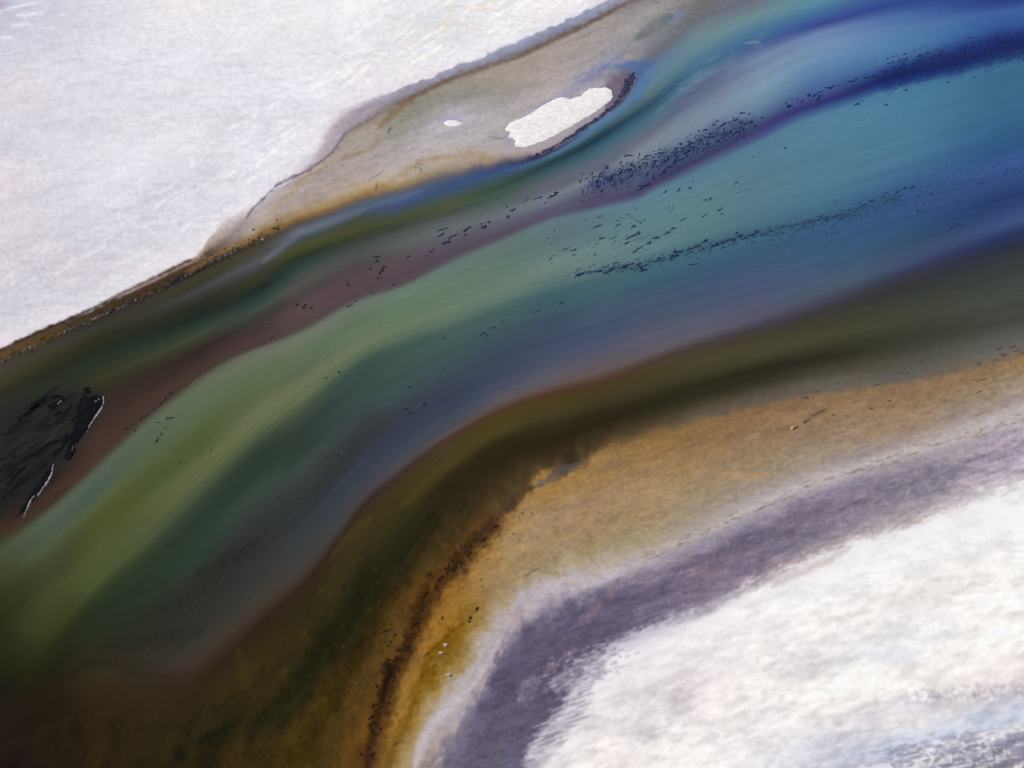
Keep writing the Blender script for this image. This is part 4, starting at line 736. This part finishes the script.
# 7 right end
lab7, g7 = 'faint blue weed clump on blue water toward the right end of the channel', 'weed clumps on the blue water at right'
for (x, y, l, w) in [(905,188,6,2),(913,187,5,2.4),(898,192,6,1),(870,202,5,1),(864,205,6,1),(954,226,8,1.4),(960,225,5,1),(931,194,4,1.2),(981,183,8,1.2),(918,211,6,1),(886,105,4,1.4),(906,90,4,1.6),(948,82,4,1.2),(857,104,8,1.4),(862,101,4,1)]:
    put('weed_clump', x, y, l, w, math.radians(rng.uniform(5, 25)), W_BLUE, lab7, 'weed clump', g7, nxt())
for q in range(240):
    x = rng.uniform(770, 1030); y = waterline(x, 50) + rng.gauss(6, 9)
    speck(x, float(y), rng.uniform(1, 3), rng.uniform(0.5, 1.0), math.radians(rng.uniform(5, 30)), nxt(), SP_BLUE)
# 8 black specks low on the left
lab8, g8 = 'tiny black weed clump on the dark green grey water low on the left', 'weed clumps low on the left'
for (x, y, l, w) in [(232,560,4,2.2),(226,555,3,1.4),(212,566,3.4,2),(208,570,3,1.6),(203,577,3,1.4),(240,552,3,1.2),(198,571,3,1.6),(222,564,3,1.2),(244,548,2.6,1.2),(282,515,2.6,1),(278,527,2.6,1),(218,571,2.4,1)]:
    put('weed_clump', x, y, l, w, math.radians(rng.uniform(10, 45)), W_BLACK, lab8, 'weed clump', g8, nxt())
for q in range(170):
    x = rng.gauss(235, 34); y = 562 - (x-232)*0.85 + rng.gauss(0, 8)
    speck(x, y, rng.uniform(0.9, 2.2), rng.uniform(0.6, 1.1), math.radians(rng.uniform(10, 50)), nxt(), SP_BLACK)
for q in range(130):
    x = rng.uniform(90, 190); y = 648 - (x-130)*0.22 + rng.gauss(0, 8)
    speck(x, y, rng.uniform(0.8, 2.0), rng.uniform(0.5, 0.9), math.radians(rng.uniform(10, 50)), nxt(), SP_BLACK)
# 9 singles on the green water
lab9, g9 = 'lone dark weed clump on the green water in the middle of the channel', 'lone weed clumps on the green water'
for (x, y, l, w) in [(444,338,4,2),(482,334,7,2.4),(493,327.5,6,2),(486,336,4,1.6),(502,321,5,1),(410,387,4,1.4),(438,381.5,3,1),(405,409,5,1.8),(410,413,4,1.6),(424,405,5,1.8),(433,404,3,1),(449,374,5,1),(339,372,3.4,1.8),(326,378,3,1.2),(339,455,3,1.4),(211,450,3,1.2),(179,463,2.4,1),(536,312,8,1.2),(561,303,6,2)]:
    put('weed_clump', x, y, l, w, math.radians(rng.uniform(8, 40)), W_TEAL if x > 430 else W_BLACK, lab9, 'weed clump', g9, nxt())
# 10 strands beside the mud bank
lab10, g10 = 'thin black weed strand on the brown band right of the black mud bank', 'weed strands right of the mud bank'
for (x, y, l, w, a) in [(125,429,8,1.8,5),(135,430.5,5,1.2,0),(133,424.5,5,1.4,30),(141,419,5,1.2,35),(147,415,6,1.4,30),(154,409.5,7,1.8,35),(160,405,6,1.2,45),(165,399,6,1.2,50),(170,393.5,5,2,10),(161,388,2.4,1,0)]:
    put('weed_strand', x, y, l, w, math.radians(a), W_BLACK, lab10, 'weed strand', g10, nxt())
lab10b, g10b = 'thin dark weed strand on the light green water just right of the brown band', 'weed strands on the light green water'
for (x, y, l, w, a) in [(169,418.5,8,2,15),(158,422.5,4,1,0),(165,428.5,2.6,1,40),(161,434.5,4,1.4,45),(157,440.5,6,1.6,50)]:
    put('weed_strand', x, y, l, w, math.radians(a), W_BLACK, lab10b, 'weed strand', g10b, nxt())
# 11 stranded along the beach edge at right
lab11, g11 = 'dark weed patch stranded in the grey shallows along the upper edge of the tan beach', 'weed patches along the beach edge'
for (x, y, l, w) in [(876,385,6,1.8),(919,362,6,2.4),(901,372.5,4,2),(906,374,6,1.2),(903,369,4,1),(1003,355,7,2.6),(999,348.5,8,1.6),(1012,347,7,2),(1016,351,6,1.2),(979,364,6,1.6),(995,360,5,1.4),(816,392,3,1.4),(806,398,8,1.8),(930,352,4,1),(1022,353,4,1.6)]:
    put('weed_patch', x, y, l, w, math.radians(rng.uniform(0, 15)), W_BROWN, lab11, 'weed patch', g11, nxt())
lab12, g12 = 'thin brown weed streak lying on the open tan beach below the grey shallows', 'weed streaks on the open beach'
for (x, y, l, w) in [(981,380,9,1.2),(889,401,7,1),(871,409,5,1.2),(833,415,4,1.2),(979,392,5,1.2),(742,466,0,0)]:
    if l: put('weed_streak', x, y, l, w, math.radians(rng.uniform(0, 25)), W_BROWN, lab12, 'weed streak', g12, nxt())
# the pale rock on the beach and the dark tail of weed behind it
put('rock', 793.5, 428, 5.5, 2.8, math.radians(20), M_ROCK, 'pale ochre rock on the tan beach at the lower end of a dark weed tail', 'rock', None, nxt(), 0.5)
put('weed_streak', 806, 421.5, 10, 1.8, math.radians(28), W_BROWN, 'brown weed tail trailing from the pale rock on the tan beach, nearer the rock', 'weed streak', None, nxt())
put('weed_streak', 819, 413, 13, 2.2, math.radians(24), W_BROWN, 'brown weed tail trailing from the pale rock, the far upper half of it', 'weed streak', None, nxt())
# mats of dark algae strung along the vein in the ochre mud
W_ALGAE = simple_mat('brown_algae', (26,17,12), (66,44,22), 1.6, 0.9, 0.6, 0.03)
VEIN = [(368,764),(373,742),(378,718),(386,696),(388,680),(391,668),(404,652),(412,632),(418,606),(430,588),(446,572),(462,553),(480,537),(494,522)]
for q in range(50):
    t = rng.random()**1.0*(len(VEIN)-1); i = int(t); f = t-i
    if i >= len(VEIN)-1: continue
    x = VEIN[i][0]*(1-f)+VEIN[i+1][0]*f + rng.gauss(0.5, 4.2); y = VEIN[i][1]*(1-f)+VEIN[i+1][1]*f + rng.gauss(0, 3)
    put('algae_mat', x, y, 2+min(9, rng.expovariate(0.4)), rng.uniform(1.4, 4.6), math.radians(rng.uniform(10, 100)), W_ALGAE, 'ragged dark brown algae mat in the broken vein along the ochre mud', 'algae mat', 'algae mats along the vein', nxt(), 0.12)
for (x, y, l, w) in [(374,633,6,1.2),(386,631,6,1.6),(391,642,4,1.4),(395,635,3,1.6),(388,646,3,1.2)]:
    put('algae_mat', x, y, l, w, math.radians(rng.uniform(0, 60)), W_ALGAE, 'small dark algae mat on the brown shallows just left of the vein', 'algae mat', 'algae mats left of the vein', nxt(), 0.1)
for (x, y, l, w) in [(477,609,3,2),(470.5,618.5,3,3),(469,622,3,1.4),(442,618,2.4,1.6)]:
    put('algae_mat', x, y, l, w, math.radians(rng.uniform(30, 80)), W_ALGAE, 'small dark algae tuft on the open ochre mud right of the vein', 'algae mat', 'algae tufts right of the vein', nxt(), 0.12)
# three stones on the ochre mud
for (x, y, l, w, lab) in [(446,645.5,5,2.6,'pale grey stone on ochre mud, uppermost of three near the dark vein'),(441.5,653.5,4.4,2.2,'pale grey stone on ochre mud, middle one of three near the dark vein'),(449,676,4.6,2.4,'pale grey stone on ochre mud, lowest of three near the dark vein')]:
    put('stone', x, y, l, w, math.radians(-8), M_STONE, lab, 'stone', None, nxt(), 0.45)
# salt-crusted lumps along the left waterline
lab13, g13 = 'small whitish salt lump on the dark wrack along the left waterline', 'salt lumps along the left waterline'
lumps = [(262.5,240,3.6,2.6),(236,250,2.6,1.6),(232,253,2.4,1.6),(226,256,2.6,1.4),(220,259,2.2,1.2),(213,261,2,1.2),(191,275,2.4,1.2),(186,277,2.4,1.2),(182,279,2,1),(108,313.5,5,1.4),(103,315,3,1.2),(96,319,4,1.6),(94,320,2.4,1.2),(119,309,4,1.2),(124,307,3,1.6),(84,325,2,1.2),(65,332,3,1.4),(60,334,2.4,1.2),(30,347.5,4,1.8),(26,349.5,2.6,1.2),(4,361,5,1.2),(136,301,3,1.2),(142,299,2.4,1),(253,230,3,1.2),(248,240,2.2,1.2)]
for (x, y, l, w) in lumps:
    put('salt_lump', x, y, l*.85, w*.8, math.radians(rng.uniform(15, 35)), M_LUMP, lab13, 'salt lump', g13, nxt(), 0.3)
for (x, y, l, w) in [(61,402,3,1.2),(96,402,3,1),(99.5,400,2,1.6),(59,404,1.6,1)]:
    put('salt_lump', x, y, l, w, math.radians(20), M_FOAM, 'small whitish salt lump stuck on top of the black mud at the left', 'salt lump', 'salt lumps on the black mud', nxt(), 0.4)
# what is too small to count
for nm, (v, f), m in (('weed_specks', SP_NAVY, W_NAVY), ('weed_specks', SP_TEAL, W_TEAL), ('weed_specks', SP_BLUE, W_BLUE), ('weed_specks', SP_BLACK, W_BLACK)):
    v = np.array(v); c = v.mean(0); c[2] = 0
    o = link_mesh(nm, v, f, m, c); o['kind'] = 'stuff'; o['category'] = 'weed specks'
    o['label'] = {'navy_weed': 'fine navy weed specks peppering the two dense drifts at the upper right', 'teal_weed': 'fine dark teal weed specks around the long middle chain', 'blue_weed': 'fine blue weed specks on the blue water at right', 'black_weed': 'fine black weed specks on the dark water low on the left'}[m.name]
